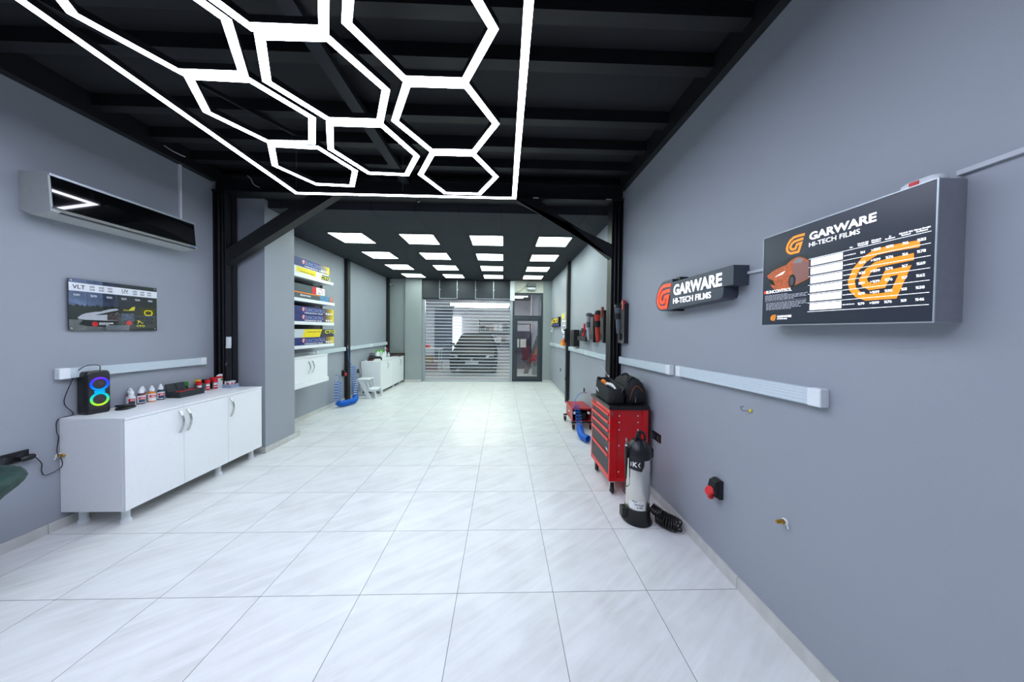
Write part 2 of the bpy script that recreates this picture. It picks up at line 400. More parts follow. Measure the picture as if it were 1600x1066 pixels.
def hexa(cx, cy, a=0.372, b=0.325): return [(cx - a / 2, cy - b), (cx + a / 2, cy - b), (cx + a, cy), (cx + a / 2, cy + b), (cx - a / 2, cy + b), (cx - a, cy)]
for cx, cy in ((-0.435, 1.598), (-0.435, 0.90), (-0.435, 0.20), (-0.435, -0.50), (-1.13, 1.312), (-1.13, 0.61), (-1.13, -0.09), (-1.78, 1.605), (-1.78, 0.90), (-1.78, 0.20), (-1.78, -0.50)):
    light_ring('light_hexagon', hexa(cx, cy))
for x, y in ((FR[0][0], FR[0][1]), (FR[1][0], FR[1][1]), (-1.14, FR[0][1]), (-2.3, 1.2), (0.1, 1.2), (-2.32, -1.2), (0.1, -1.2)):
    obj('suspension_wire', MB().tube([(x, y, HZ(y) + 0.02), (x, y, 3.618)], 0.0015, 5), M_alu, hl)

# ------------------------------------------------------------------ square ceiling panels
cols = ['far left', 'second from left', 'third from left', 'far right']; rows = ['nearest row', 'second row', 'third row', 'farthest row']
proto = None
for j in range(4):
    for i in range(4):
        x = -2.875 + 1.158 * i + 0.27; y = 5.07 + 1.2 * j + 0.30
        lab = 'square glowing white ceiling panel, %s, %s' % (rows[j], cols[i])
        if proto is None:
            proto = thing('ceiling_panel_light', lab, 'ceiling light', (x, y, ZR), 'square panel lights in the rear ceiling')
            mb = MB()
            for a in ((-0.29, 0.29, -0.3, -0.285), (-0.29, 0.29, 0.285, 0.3), (-0.29, -0.275, -0.285, 0.285), (0.275, 0.29, -0.285, 0.285)): mb.box(*a, -0.012, 0.0)
            obj('frame', mb, M_dark, proto, world=False)
            obj('diffuser', MB().box(-0.274, 0.274, -0.284, 0.284, -0.008, 0.0), M_panel, proto, world=False)
        else: dup(proto, (x, y, ZR), lab)

# ------------------------------------------------------------------ linear light bars on the walls
def light_bar(side, ya, yb, za, zb, label, h=0.088, dp=0.045):
    """ya,za near end; yb,zb far end (centre heights); side +1 right wall, -1 left wall"""
    xw = XR if side > 0 else XL; t = thing('linear_light_bar', label, 'light', (xw, (ya + yb) / 2, (za + zb) / 2), 'unlit linear light bars along the walls')
    L = math.hypot(yb - ya, zb - za); a = math.atan2(zb - za, yb - ya)
    M = Matrix.Rotation(a, 4, 'X'); s = -side
    def bx(y0, y1, h2, d): 
        x0, x1 = (0.0, s * d) if s > 0 else (s * d, 0.0); return MB().box(x0, x1, y0, y1, -h2, h2, M)
    o = bx(-L / 2 + 0.03, L / 2 - 0.03, h / 2 - 0.004, dp - 0.004)
    for k in range(5):
        zz = -h / 2 + 0.012 + k * (h - 0.024) / 4; x0, x1 = sorted((s * (dp - 0.004), s * (dp - 0.0015))); o.box(x0, x1, -L / 2 + 0.03, L / 2 - 0.03, zz - 0.004, zz + 0.004, M)
    obj('diffuser', o, M_diff, t, world=False)
    obj('end_cap', bx(-L / 2, -L / 2 + 0.065, h / 2, dp), M_wplas, t, world=False, bevel=0.005)
    obj('end_cap', bx(L / 2 - 0.065, L / 2, h / 2, dp), M_wplas, t, world=False, bevel=0.005)
    return t
light_bar(1, 1.37, 2.565, 1.342, 1.314, 'long pale light bar on the right wall nearest the camera, under the big lit sign')
light_bar(1, 2.66, 3.84, 1.306, 1.282, 'pale light bar on the right wall just in front of the black column')
light_bar(-1, 2.53, 3.74, 1.258, 1.245, 'pale ribbed light bar on the left wall above the long white cabinet')
light_bar(1, 4.10, 5.36, 1.265, 1.262, 'pale light bar on the right wall under the tool holders')
light_bar(1, 5.40, 6.84, 1.262, 1.25, 'pale light bar on the right wall under the black wall box')
light_bar(1, 7.02, 8.30, 1.25, 1.24, 'pale light bar on the right wall just past the slim post')
light_bar(1, 8.34, 9.55, 1.24, 1.235, 'farthest pale light bar on the right wall, near the door')
light_bar(-1, 4.70, 5.84, 1.165, 1.175, 'pale light bar on the left wall below the stocked shelves')
light_bar(-1, 5.90, 6.97, 1.175, 1.19, 'pale light bar on the left wall between shelves and slim post')
light_bar(-1, 7.12, 8.30, 1.19, 1.20, 'pale light bar on the left wall beyond the slim post')
light_bar(-1, 8.33, 9.43, 1.20, 1.21, 'farthest pale light bar on the left wall, over the far cabinet')

# ------------------------------------------------------------------ cabinets
def handle_bow(x, y, z0, z1, d, r=0.006):
    pts = []
    for i in range(11):
        a = i / 10; pts.append((x + d * (0.004 + 0.032 * math.sin(PI * a)), y, z0 + (z1 - z0) * a))
    mb = MB()
    for i in range(10):
        p, q = pts[i], pts[i + 1]
        mb.add([(p[0], y - 0.009, p[2]), (p[0], y + 0.009, p[2]), (p[0] + d * 0.007, y + 0.009, p[2]), (p[0] + d * 0.007, y - 0.009, p[2]),
                (q[0], y - 0.009, q[2]), (q[0], y + 0.009, q[2]), (q[0] + d * 0.007, y + 0.009, q[2]), (q[0] + d * 0.007, y - 0.009, q[2])],
               [(0, 1, 5, 4), (1, 2, 6, 5), (2, 3, 7, 6), (3, 0, 4, 7)] + ([(0, 3, 2, 1)] if i == 0 else []) + ([(4, 5, 6, 7)] if i == 9 else []))
    return mb
def cabinet(label, x0, x1, y0, y1, z0, z1, doors, handles, legs, name='floor_cabinet', top_over=0.0):
    t = thing(name, label, 'cabinet', ((x0 + x1) / 2, (y0 + y1) / 2, 0))
    obj('body', MB().box(x0, x1 - 0.02, y0, y1, z0, z1 - 0.018), M_white, t, bevel=0.0015)
    obj('top', MB().box(x0, x1 + 0.004, y0 - top_over, y1 + top_over, z1 - 0.018, z1), M_white, t, bevel=0.0015)
    for i, (a, b) in enumerate(doors):
        d = obj('door', MB().box(x1 - 0.0185, x1, a + 0.0015, b - 0.0015, z0 + 0.001, z1 - 0.021), M_white, t, bevel=0.001)
        for (hy, hz0, hz1) in handles[i]: obj('handle', handle_bow(x1, hy, hz0, hz1, 1), M_chrome, d)
    for lx, ly in legs:
        obj('leg', MB().lathe([(0.026, z0), (0.026, 0.03), (0.034, 0.02), (0.036, 0.0)], (lx, ly, 0), 18), M_wplas, t, smooth=True)
    return t
cabinet('long low white cabinet with three doors by the left wall, carrying the speaker', XL + 0.003, -3.07, 2.553, 3.962, 0.13, 0.897,
        [(2.553, 3.015), (3.015, 3.487), (3.487, 3.962)], [[(2.975, 0.64, 0.845)], [(3.045, 0.64, 0.85)], [(3.515, 0.64, 0.852)]],
        [(-3.50, 2.63), (-3.16, 2.63), (-3.16, 3.46), (-3.50, 3.46), (-3.16, 3.90), (-3.50, 3.90)])
cabinet('white floor cabinet in the far left corner holding bottles and polishers', XL + 0.003, -3.07, 7.745, 9.53, 0.08, 0.83,
        [(7.745, 8.60), (8.60, 9.53)], [[(8.165, 0.60, 0.77)], [(9.15, 0.58, 0.77)]], [(-3.14, 8.0), (-3.14, 8.78), (-3.14, 9.3), (-3.5, 7.85), (-3.5, 9.3)])
t = thing('wall_cabinet', 'small white two-door cabinet hung on the left wall under the shelves', 'cabinet', (-3.4, 5.15, 0.70))
obj('body', MB().box(XL, -3.222, 4.70, 5.655, 0.705, 1.165), M_white, t, bevel=0.002)
obj('top', MB().box(XL, -3.196, 4.69, 5.665, 1.165, 1.185), M_white, t, bevel=0.002)
obj('base', MB().box(XL, -3.185, 4.69, 5.665, 0.695, 0.765), M_white, t, bevel=0.002)
for a, b, hy in ((4.70, 5.145, 5.10), (5.15, 5.655, 5.20)):
    d = obj('door', MB().box(-3.221, -3.203, a, b, 0.768, 1.162), M_white, t, bevel=0.001); obj('handle', handle_bow(-3.203, hy, 0.90, 1.10, 1), M_chrome, d)
tag(obj('conduit', MB().box(XL, XL + 0.03, 5.85, 5.89, 0.80, 1.2), M_wplas, base=(XL, 5.87, 0.8)), 'short white conduit dropping from the light bar beside the wall cabinet', 'conduit')
tag(obj('worktop_offcut', MB().box(XL + 0.02, -3.06, 9.05, 9.62, 0.832, 0.862).box(XL + 0.02, -3.06, 9.60, 9.63, 0.862, 0.90), mat('dark brown worktop', (72, 62, 54), 0.4), base=(-3.3, 9.3, 0.832)), 'dark brown board lying on the far end of the far cabinet', 'board')
tag(obj('tray', MB().box(-3.22, -3.06, 8.15, 9.03, 0.833, 0.853), M_white, base=(-3.14, 8.6, 0.833), bevel=0.003), 'white board lying along the front of the far cabinet top', 'board')

# ------------------------------------------------------------------ things on the long white cabinet
CT = 0.897
t = thing('party_speaker', 'black speaker with two rainbow light rings standing on the white cabinet', 'speaker', (-3.513, 2.716, CT), rotz=-0.20)
def rrect(w_, d_, r, n=5):
    P = []
    for cx, cy, a0 in ((w_ / 2 - r, d_ / 2 - r, 0), (-w_ / 2 + r, d_ / 2 - r, PI / 2), (-w_ / 2 + r, -d_ / 2 + r, PI), (w_ / 2 - r, -d_ / 2 + r, 1.5 * PI)):
        P += arc((cx, cy), r, a0, a0 + PI / 2, n)
    return P
def loft(rings, caps=True):
    mb = MB(); n = len(rings[0]); vs = [p for r in rings for p in r]; fs = []
    for i in range(len(rings) - 1):
        for k in range(n): fs.append((i * n + k, i * n + (k + 1) % n, (i + 1) * n + (k + 1) % n, (i + 1) * n + k))
    if caps: fs += [tuple(reversed(range(n))), tuple(range((len(rings) - 1) * n, len(rings) * n))]
    return mb.add(vs, fs)
rings = []
for z, s in ((0.0, 0.88), (0.012, 0.97), (0.035, 1.0), (0.325, 1.0), (0.35, 0.96), (0.364, 0.84)):
    rings.append([V(x * s, y * s, z) for x, y in rrect(0.118, 0.150, 0.03)])
obj('body', loft(rings), M_black, t, world=False, smooth=35)
obj('front_grille', loft([[V(0.0592 + dx, y * (0.126 - dx * 3), 0.19 + z * (0.30 - dx * 4)) for y, z in [(q[0] / 2, q[1] / 2) for q in rrect(2, 2, 0.25)]] for dx in (0, 0.003)]), mat('dark speaker mesh', (40, 38, 42), 0.7, noise=0.3, scale=300), t, world=False)
def rainbow():
    m = bpy.data.materials.new('rainbow light'); m.use_nodes = True; nt = m.node_tree; nt.nodes.clear(); L = nt.links.new
    tc = nt.nodes.new('ShaderNodeTexCoord'); sp = nt.nodes.new('ShaderNodeSeparateXYZ'); mr = nt.nodes.new('ShaderNodeMapRange'); r = nt.nodes.new('ShaderNodeValToRGB')
    e = nt.nodes.new('ShaderNodeEmission'); o = nt.nodes.new('ShaderNodeOutputMaterial')
    L(tc.outputs['Object'], sp.inputs[0]); L(sp.outputs['Z'], mr.inputs['Value']); mr.inputs['From Min'].default_value = 0.055; mr.inputs['From Max'].default_value = 0.325
    L(mr.outputs[0], r.inputs['Fac']); el = r.color_ramp.elements
    el[0].position = 0; el[0].color = (*lin((225, 225, 40)), 1); el[1].position = 1; el[1].color = (*lin((150, 50, 235)), 1)
    for p, c in ((0.17, (110, 220, 70)), (0.33, (20, 200, 190)), (0.48, (10, 170, 230)), (0.72, (20, 80, 240)), (0.86, (60, 60, 240))):
        x = el.new(p); x.color = (*lin(c), 1)
    e.inputs[1].default_value = 1.3; L(r.outputs[0], e.inputs[0]); L(e.outputs[0], o.inputs[0]); return m
M_rain = rainbow()
plf = Plane((0.0630, 0, 0), (0, 1, 0), (0, 0, 1))
for zc in (0.255, 0.125):
    obj('light_ring', MB().ribbon([(0.048 * math.cos(a) , zc + 0.050 * math.sin(a)) for a in [2 * PI * i / 28 for i in range(28)]], 0.016, plf, 0, 0.003, closed=True), M_rain, t, world=False)
    obj('driver_cone', MB().lathe([(0.038, 0.0), (0.034, 0.003), (0.018, 0.0015), (0.012, 0.005), (0.002, 0.006)], (0.0628, 0, zc), 20, Matrix.Rotation(PI / 2, 4, 'Y')), mat('dark cone', (58, 48, 52), 0.5), t, world=False, smooth=True)
obj('light_bridge', MB().prism([(-0.030, 0.180), (0.030, 0.180), (0.030, 0.2), (-0.030, 0.2)], plf, 0.0, 0.0025), M_rain, t, world=False)
pts = curve_pts([(-3.50, 2.745, 1.258), (-3.50, 2.745, 1.30), (-3.51, 2.71, 1.315), (-3.52, 2.665, 1.305), (-3.545, 2.63, 1.25), (-3.56, 2.58, 1.08), (-3.56, 2.575, 1.0), (-3.57, 2.63, 0.91), (-3.574, 2.545, 0.89), (-3.565, 2.53, 0.80), (-3.565, 2.54, 0.745), (-3.565, 2.53, 0.636), (-3.555, 2.548, 0.56), (-3.56, 2.545, 0.50), (-3.565, 2.47, 0.475), (-3.565, 2.447, 0.514), (-3.565, 2.448, 0.574), (-3.56, 2.42, 0.63), (-3.545, 2.397, 0.652)], 6)
tag(obj('speaker_cable', MB().tube(pts, 0.0028, 6), M_cable, base=(-3.56, 2.55, 0.5), smooth=True), 'thin black cable running from speaker down the wall to the socket', 'cable')
t = thing('card_terminal', 'flat black payment terminal lying beside the speaker on the cabinet', 'device', (-3.425, 2.86, CT), rotz=0.35)
obj('base', loft([[V(x * s, y * s, z) for x, y in rrect(0.09, 0.15, 0.04)] for z, s in ((0.0005, 0.96), (0.012, 1), (0.02, 0.9))]), M_black, t, world=False, smooth=35)
M = Matrix.Translation((-0.005, 0.0, 0.02)) @ Matrix.Rotation(-0.12, 4, 'X')
obj('handset', MB().box(-0.034, 0.034, -0.06, 0.06, 0, 0.02, M), M_black, t, world=False, bevel=0.006)
obj('screen', MB().box(-0.024, 0.024, 0.005, 0.05, 0.0203, 0.0215, M), mat('grey screen', (120, 126, 134), 0.2), t, world=False)

def bottle(loc, label, liquid, rz=0.0):
    t = thing('dropper_bottle', label, 'bottle', loc, 'small bottles in a line on the white cabinet', rz)
    obj('body', MB().lathe([(0.025, 0.0), (0.0275, 0.004), (0.0275, 0.082), (0.026, 0.09), (0.019, 0.100), (0.013, 0.106), (0.013, 0.11)], (0, 0, 0), 22), mat('tinted ' + liquid[0], liquid[1], 0.2), t, world=False, smooth=True)
    obj('label', MB().lathe([(0.0279, 0.012), (0.0279, 0.083)], (0, 0, 0), 22), M_wplas, t, world=False, smooth=True)
    def patch(a0, a1, z0, z1, r, m, nm):
        mb = MB(); n = 8; vs = []
        for i in range(n + 1):
            a = a0 + (a1 - a0) * i / n
            for z in (z0, z1): vs.append((r * math.cos(a), r * math.sin(a), z))
        mb.add(vs, [(2 * i, 2 * i + 2, 2 * i + 3, 2 * i + 1) for i in range(n)]); obj(nm, mb, m, t, world=False)
    patch(-1.3, 0.35, 0.046, 0.070, 0.0284, M_red, 'red_panel'); patch(-1.3, 0.35, 0.018, 0.044, 0.0284, mat('label foot ' + liquid[0], liquid[2], 0.4), 'label_foot')
    patch(-0.9, 0.05, 0.054, 0.060, 0.0287, M_wht, 'label_script')
    obj('cap', MB().lathe([(0.019, 0.105), (0.019, 0.130), (0.012, 0.137), (0.011, 0.150), (0.007, 0.155), (0.006, 0.162)], (0, 0, 0), 18), M_wplas, t, world=False, smooth=30)
    return t
bottle((-3.50, 2.965, CT), 'small clear bottle nearest the speaker, white cap and red label', ('clear', (206, 208, 214), (24, 30, 52)))
bottle((-3.555, 3.005, CT), 'bottle with white cap half hidden behind the second bottle from the speaker', ('magenta', (140, 26, 48), (150, 40, 60)))
bottle((-3.50, 3.045, CT), 'small bottle of dark red liquid with white cap, second from the speaker', ('maroon', (72, 18, 34), (40, 70, 96)))
bottle((-3.555, 3.105, CT), 'bottle with white cap mostly hidden behind the amber bottle', ('amberb', (150, 90, 60), (120, 40, 50)))
bottle((-3.50, 3.135, CT), 'small bottle of amber orange liquid with white cap and pale label', ('amber', (214, 122, 26), (232, 224, 214)))
bottle((-3.51, 3.222, CT), 'small bottle of dark green liquid beside the open black case', ('teal', (20, 62, 62), (40, 56, 92)))

t = thing('presentation_case', 'open black case with red lining on the white cabinet', 'case', (-3.45, 3.41, CT))
mb = MB(); mb.box(-3.515, -3.385, 3.285, 3.55, CT + 0.0005, CT + 0.008)
for a in ((-3.515, -3.505, 3.285, 3.55), (-3.395, -3.385, 3.285, 3.55), (-3.505, -3.395, 3.285, 3.295), (-3.505, -3.395, 3.54, 3.55)): mb.box(*a, CT + 0.008, CT + 0.062)
M_case = mat('black card', (38, 44, 50), 0.6); obj('box', mb, M_case, t, bevel=0.0015)
obj('lining', MB().box(-3.5045, -3.3955, 3.2955, 3.5395, CT + 0.009, CT + 0.056), M_red, t)
for y0 in (3.288, 3.385):
    Ml = Matrix.Translation((-3.512, y0, CT + 0.062)) @ Matrix.Rotation(-0.30, 4, 'Y')
    l = obj('lid', MB().box(-0.008, 0.0, 0.0, 0.092, 0, 0.085, Ml), M_case, t, bevel=0.001)
    obj('clasp', MB().lathe([(0.010, 0), (0.010, 0.012), (0.004, 0.016)], (-3.475, y0 + 0.05, CT + 0.057), 14), M_chrome, t, smooth=True)

def can(loc, label, cap, body, hcan=0.125, wordy=True):
    t = thing('spray_tin', label, 'tin', loc, 'small tins at the far end of the white cabinet')
    obj('body', MB().lathe([(0.021, 0.0), (0.023, 0.003), (0.023, hcan * 0.66), (0.021, hcan * 0.68)], (0, 0, 0), 20), body, t, world=False, smooth=30)
    obj('cap', MB().lathe([(0.0235, hcan * 0.66), (0.0255, hcan * 0.68), (0.0255, hcan - 0.004), (0.023, hcan)], (0, 0, 0), 20), cap, t, world=False, smooth=30)
    if wordy:
        n = 8
        for z0, z1, m, nm, r in ((0.006, 0.052, M_redl, 'label_panel', 0.0234), (0.055, 0.072, M_wht, 'label_band', 0.0234), (0.028, 0.036, M_wht, 'label_script', 0.0237)):
            vs = [(r * math.cos(a), r * math.sin(a), z) for i in range(n + 1) for a in [-1.2 + 1.5 * i / n] for z in (z0, z1)]
            obj(nm, MB().add(vs, [(2 * i, 2 * i + 2, 2 * i + 3, 2 * i + 1) for i in range(n)]), m, t, world=False)
    return t
M_silver = mat('silver tin', (190, 192, 196), 0.3, metal=0.5)
can((-3.5525, 3.505, CT), 'tin with a green cap behind the red-lined case', M_green, M_black, 0.135, False)
can((-3.50, 3.605, CT), 'red-capped tin nearest the open case', M_redl, M_silver)
can((-3.55, 3.645, CT), 'yellow-capped tin behind a red-capped one', mat('yellow cap', (240, 200, 16), 0.4), M_black, 0.135, False)
can((-3.545, 3.72, CT), 'black-capped tin between the yellow-capped and red-capped tins', M_black, M_silver, 0.130, False)
can((-3.495, 3.70, CT), 'red-capped tin, middle of the three front ones', M_redl, M_silver)
can((-3.545, 3.82, CT), 'red-capped tin at the back nearest the black column', M_redl, M_black, 0.138, False)
can((-3.49, 3.79, CT), 'red-capped front tin farthest from the speaker', M_redl, M_silver)
t = thing('tube_display', 'counter display tray of small tubes with a red header card', 'display', (-3.43, 3.89, CT), 'x')
del t['group']
M_tray = mat('pale blue card', (150, 166, 186), 0.5)
mb = MB(); mb.box(-3.455, -3.345, 3.845, 3.955, CT + 0.0005, CT + 0.006)
for a in ((-3.352, -3.345, 3.845, 3.955), (-3.455, -3.448, 3.845, 3.955), (-3.448, -3.352, 3.845, 3.85), (-3.448, -3.352, 3.95, 3.955)): mb.box(*a, CT + 0.006, CT + 0.045)
obj('tray', mb, M_tray, t)
plh = Plane((-3.530, 3.842, CT), (0.76, 0.65, 0), (0, 0, 1))
hd = [(0, 0.0), (0.094, 0.0), (0.094, 0.125)] + arc((0.047, 0.125), 0.047, 0, PI, 10) + [(0, 0.125)]
h = obj('header_card', MB().prism(hd, plh, -0.001, 0.001), M_wplas, t)
obj('header_stripe', MB().rect(0.001, 0.093, 0.120, 0.146, plh, 0.0016), M_redl, h); obj('header_picture', MB().rect(0.045, 0.092, 0.088, 0.116, plh, 0.0016), mat('leaf green print', (120, 150, 60), 0.5, noise=0.4, scale=120), h)
for i in range(3):
    for j in range(4):
        tb = obj('tube', MB().lathe([(0.009, CT + 0.007), (0.009, CT + 0.060), (0.007, CT + 0.062)], (-3.435 + 0.028 * i + 0.006, 3.862 + 0.022 * j, 0), 10), M_redl if (i + j) % 2 else M_wplas, t, smooth=True)
        obj('tube_cap', MB().lathe([(0.0085, CT + 0.062), (0.0085, CT + 0.082)], (-3.435 + 0.028 * i + 0.006, 3.862 + 0.022 * j, 0), 10), M_wplas, tb, smooth=30)

# ------------------------------------------------------------------ left wall
t = thing('air_conditioner', 'white wall air conditioner with glossy black front high on the left wall', 'air conditioner', (XL, 2.9, 2.49))
prof = [(XL, 2.79), (-3.42, 2.79), (-3.375, 2.775), (-3.355, 2.50), (-3.40, 2.485), (-3.50, 2.470), (XL, 2.50)]
ply = Plane((0, 0, 0), (1, 0, 0), (0, 0, 1))
M_ac = mat('air conditioner white', (176, 180, 178), 0.4)
obj('body', MB().prism(prof, ply, -3.445, -2.372), M_ac, t, bevel=0.004)
obj('front_panel', MB().add([(-3.3716, 2.384, 2.762), (-3.3716, 3.436, 2.762), (-3.3536, 3.436, 2.532), (-3.3536, 2.384, 2.532), (-3.38, 2.384, 2.762), (-3.38, 3.436, 2.762), (-3.362, 3.436, 2.532), (-3.362, 2.384, 2.532)],
    [(0, 3, 2, 1), (4, 5, 6, 7), (0, 1, 5, 4), (1, 2, 6, 5), (2, 3, 7, 6), (3, 0, 4, 7)]), M_glassb, t)
obj('top_trim', MB().box(-3.378, -3.366, 2.374, 3.443, 2.763, 2.778), M_alu, t)
obj('bottom_trim', MB().tube([(-3.352, 2.376, 2.522), (-3.352, 3.443, 2.522)], 0.008, 8), M_chrome, t)
obj('louver', MB().box(-3.40, -3.35, 2.42, 3.43, 2.494, 2.506), M_black, t)
obj('sticker', MB().box(-3.3545, -3.350, 3.375, 3.42, 2.508, 2.520), mat('blue sticker', (40, 90, 190), 0.4), t)
tag(obj('conduit', MB().box(XL, XL + 0.022, 3.475, 3.497, 2.75, 3.44), M_wplas, base=(XL, 3.48, 2.75)), 'thin white conduit rising from the air conditioner to the ceiling', 'conduit')

def wall_poster():
    t = thing('tint_chart', 'glossy film chart plaque with percentages and a white car on the left wall', 'sign', (XL, 2.92, 1.61))
    pl = Plane((XL + 0.022, 0, 0), (0, 1, 0), (0, 0, 1))
    obj('panel', MB().prism([(2.603, 1.607), (3.240, 1.607), (3.240, 2.041), (2.603, 2.041)], pl, -0.008, 0), mat('glossy dark print', (30, 34, 42), 0.08, noise=0.1, coat=1), t, bevel=0.003)
    for x, y in ((2.62, 1.625), (3.222, 1.625), (3.222, 2.025), (2.62, 2.025)):
        obj('standoff_pin', MB().lathe([(0.007, -0.015), (0.007, 0.002), (0.004, 0.004)], (XL + 0.022, x, y), 12, Matrix.Rotation(PI / 2, 4, 'Y')), M_chrome, t, smooth=True)
    shades = [(92, 108, 138), (76, 90, 118), (50, 58, 76), (32, 36, 46), (22, 25, 31), (14, 16, 21)]
    xs = [2.604, 2.711, 2.817, 2.924, 3.026, 3.132, 3.239]
    gl = dict(coat=1)
    for i in range(6):
        m = mat('tinted sky %d' % i, shades[i], 0.1, noise=0.35 if i < 3 else 0.1, scale=14, coat=1)
        obj('tint_band', MB().rect(xs[i], xs[i + 1], 1.608, 2.040, pl, 0.0004), m, t)
        tr = [(xs[i], 1.70)] + [(xs[i] + (xs[i + 1] - xs[i]) * k / 8, 1.822 + 0.008 * math.sin(k * 2.3 + i * 1.7) + 0.005 * math.sin(k * 5.1 + i)) for k in range(9)] + [(xs[i + 1], 1.70)]
        f = (1.0, 0.9, 0.7, 0.5, 0.35, 0.3)[i]
        if i < 4: obj('tree_line', MB().poly(tr, pl, 0.0008), mat('trees %d' % i, tuple(int(v * f) for v in (38, 44, 42)), 0.15, noise=0.3, scale=60, coat=1), t)
        if i < 4: obj('road', MB().rect(xs[i], xs[i + 1], 1.608, 1.70, pl, 0.0008), mat('road %d' % i, tuple(int(v * f) for v in (100, 104, 102)), 0.15, noise=0.15, coat=1), t)
    car = [(2.655, 1.718), (2.68, 1.742), (2.705, 1.755), (2.762, 1.77), (2.80, 1.775), (2.86, 1.80), (2.91, 1.808), (2.924, 1.805), (2.924, 1.70), (2.83, 1.695), (2.70, 1.70), (2.66, 1.705)]
    c = obj('car_picture', MB().poly(car, pl, 0.0012), mat('printed white car', (176, 180, 186), 0.15, noise=0.08, coat=1), t)
    obj('car_window', MB().poly([(2.76, 1.742), (2.84, 1.768), (2.924, 1.795), (2.924, 1.772), (2.83, 1.748)], pl, 0.0016), mat('printed dark glass', (26, 30, 36), 0.15, coat=1), c)
    obj('car_shadow', MB().poly([(2.69, 1.70), (2.924, 1.694), (2.924, 1.655), (2.85, 1.64), (2.72, 1.645), (2.66, 1.66)], pl, 0.0014), mat('printed dark ground', (20, 24, 26), 0.2, coat=1), c)
    obj('white_band', MB().poly([(2.604, 1.939), (3.2395, 1.936), (3.2395, 2.001), (2.604, 2.008)], pl, 0.0016), mat('white print gloss', (232, 234, 240), 0.15, noise=0, coat=1), t)
    mk = mat('black print', (22, 24, 30), 0.3, noise=0)
    texts([('VLT', 2.626, 1.957, 0.048)], mk, pl, 0.0019, t, 'heading_lettering', sx=0.95, bold=0.01)
    texts([('UV', 2.951, 1.965, 0.040)], mk, pl, 0.0019, t, 'heading_lettering', sx=0.95, bold=0.01)
    texts([('PROTECTION', 2.953, 1.954, 0.009)], mk, pl, 0.0019, t, 'small_lettering', sx=0.9)
    it = []
    for r, row in enumerate((('%05', '%20', '%35'), ('%50', '%70', '%80'))):
        for c_, s in enumerate(row): it.append((s, 2.731 + 0.060 * c_, 1.977 - 0.024 * r, 0.021))
    for r in range(2):
        for c_ in range(3): it.append(('%99', 3.037 + 0.059 * c_, 1.974 - 0.024 * r, 0.021))
    texts(it, mk, pl, 0.0019, t, 'number_lettering', sx=0.95, bold=0.012)
    texts([(s, 2.630 + 0.106 * i, 1.899 - 0.001 * i, 0.024) for i, s in enumerate(('%80', '%70', '%50', '%35', '%20', '%05'))], mat('grey white print', (200, 206, 216), 0.3, noise=0), pl, 0.0019, t, 'percent_lettering', sx=1.0, bold=0.02)
    # red round mark and wordmark, yellow marks
    obj('round_mark', MB().poly(arc((2.763, 1.664), 0.021, 0, 2 * PI, 20)[:-1], pl, 0.0019), mat('red print gloss', (196, 18, 28), 0.2, noise=0, coat=1), t)
    texts([('GARWARE', 2.789, 1.667, 0.018), ('HI-TECH FILMS', 2.789, 1.657, 0.009)], M_wht, pl, 0.0019, t, 'brand_lettering', sx=1.15, bold=0.02)
    for q in ([(2.846, 1.765), (2.94, 1.768), (2.94, 1.70), (2.846, 1.70)], [(2.945, 1.768), (3.043, 1.770), (3.043, 1.70), (2.945, 1.70)]):
        obj('inset_picture', MB().poly(q, pl, 0.0017), mat('printed faces' if q[0][0] < 2.9 else 'printed parts', (70, 60, 60) if q[0][0] < 2.9 else (66, 76, 98), 0.2, noise=0.6, scale=70, coat=1), t)
    obj('inset_lower', MB().rect(2.835, 3.006, 1.612, 1.657, pl, 0.0017), mat('printed pale grid', (96, 102, 108), 0.2, noise=0.3, scale=90, coat=1), t)
    obj('red_blob', MB().poly(arc((3.005, 1.678), 0.022, 0, 2 * PI, 14)[:-1], pl, 0.0019), MATS['red print gloss'], t)
    my = mat('yellow print gloss', (206, 196, 20), 0.2, noise=0, coat=1)
    obj('yellow_patch', MB().poly([(2.996, 1.795), (3.048, 1.80), (3.054, 1.838), (3.03, 1.83)], pl, 0.0019), my, t)
    texts([('CTO', 2.962, 1.793, 0.016)], my, pl, 0.0019, t, 'yellow_lettering', bold=0.03)
    texts([('CTO', 3.062, 1.643, 0.027)], my, pl, 0.0019, t, 'yellow_lettering', sx=1.2, bold=0.03)
    obj('yellow_figure', MB().ribbon([(3.07, 1.676), (3.085, 1.69), (3.075, 1.702), (3.088, 1.70), (3.105, 1.68), (3.12, 1.682)], 0.007, pl, 0.0016, 0.0019), my, t)
    obj('yellow_ring', MB().ribbon(rr2((3.163, 1.782), 0.062, 0.046, 0.018), 0.012, pl, 0.0016, 0.0019, closed=True), my, t)
    texts([('CTO', 3.135, 1.741, 0.018)], mat('blue print', (30, 90, 170), 0.3, noise=0), pl, 0.0019, t, 'blue_lettering', sx=1.9)
def rr2(c, w_, h_, r): return [(c[0] + x, c[1] + y) for x, y in rrect(w_, h_, r, 4)]
wall_poster()

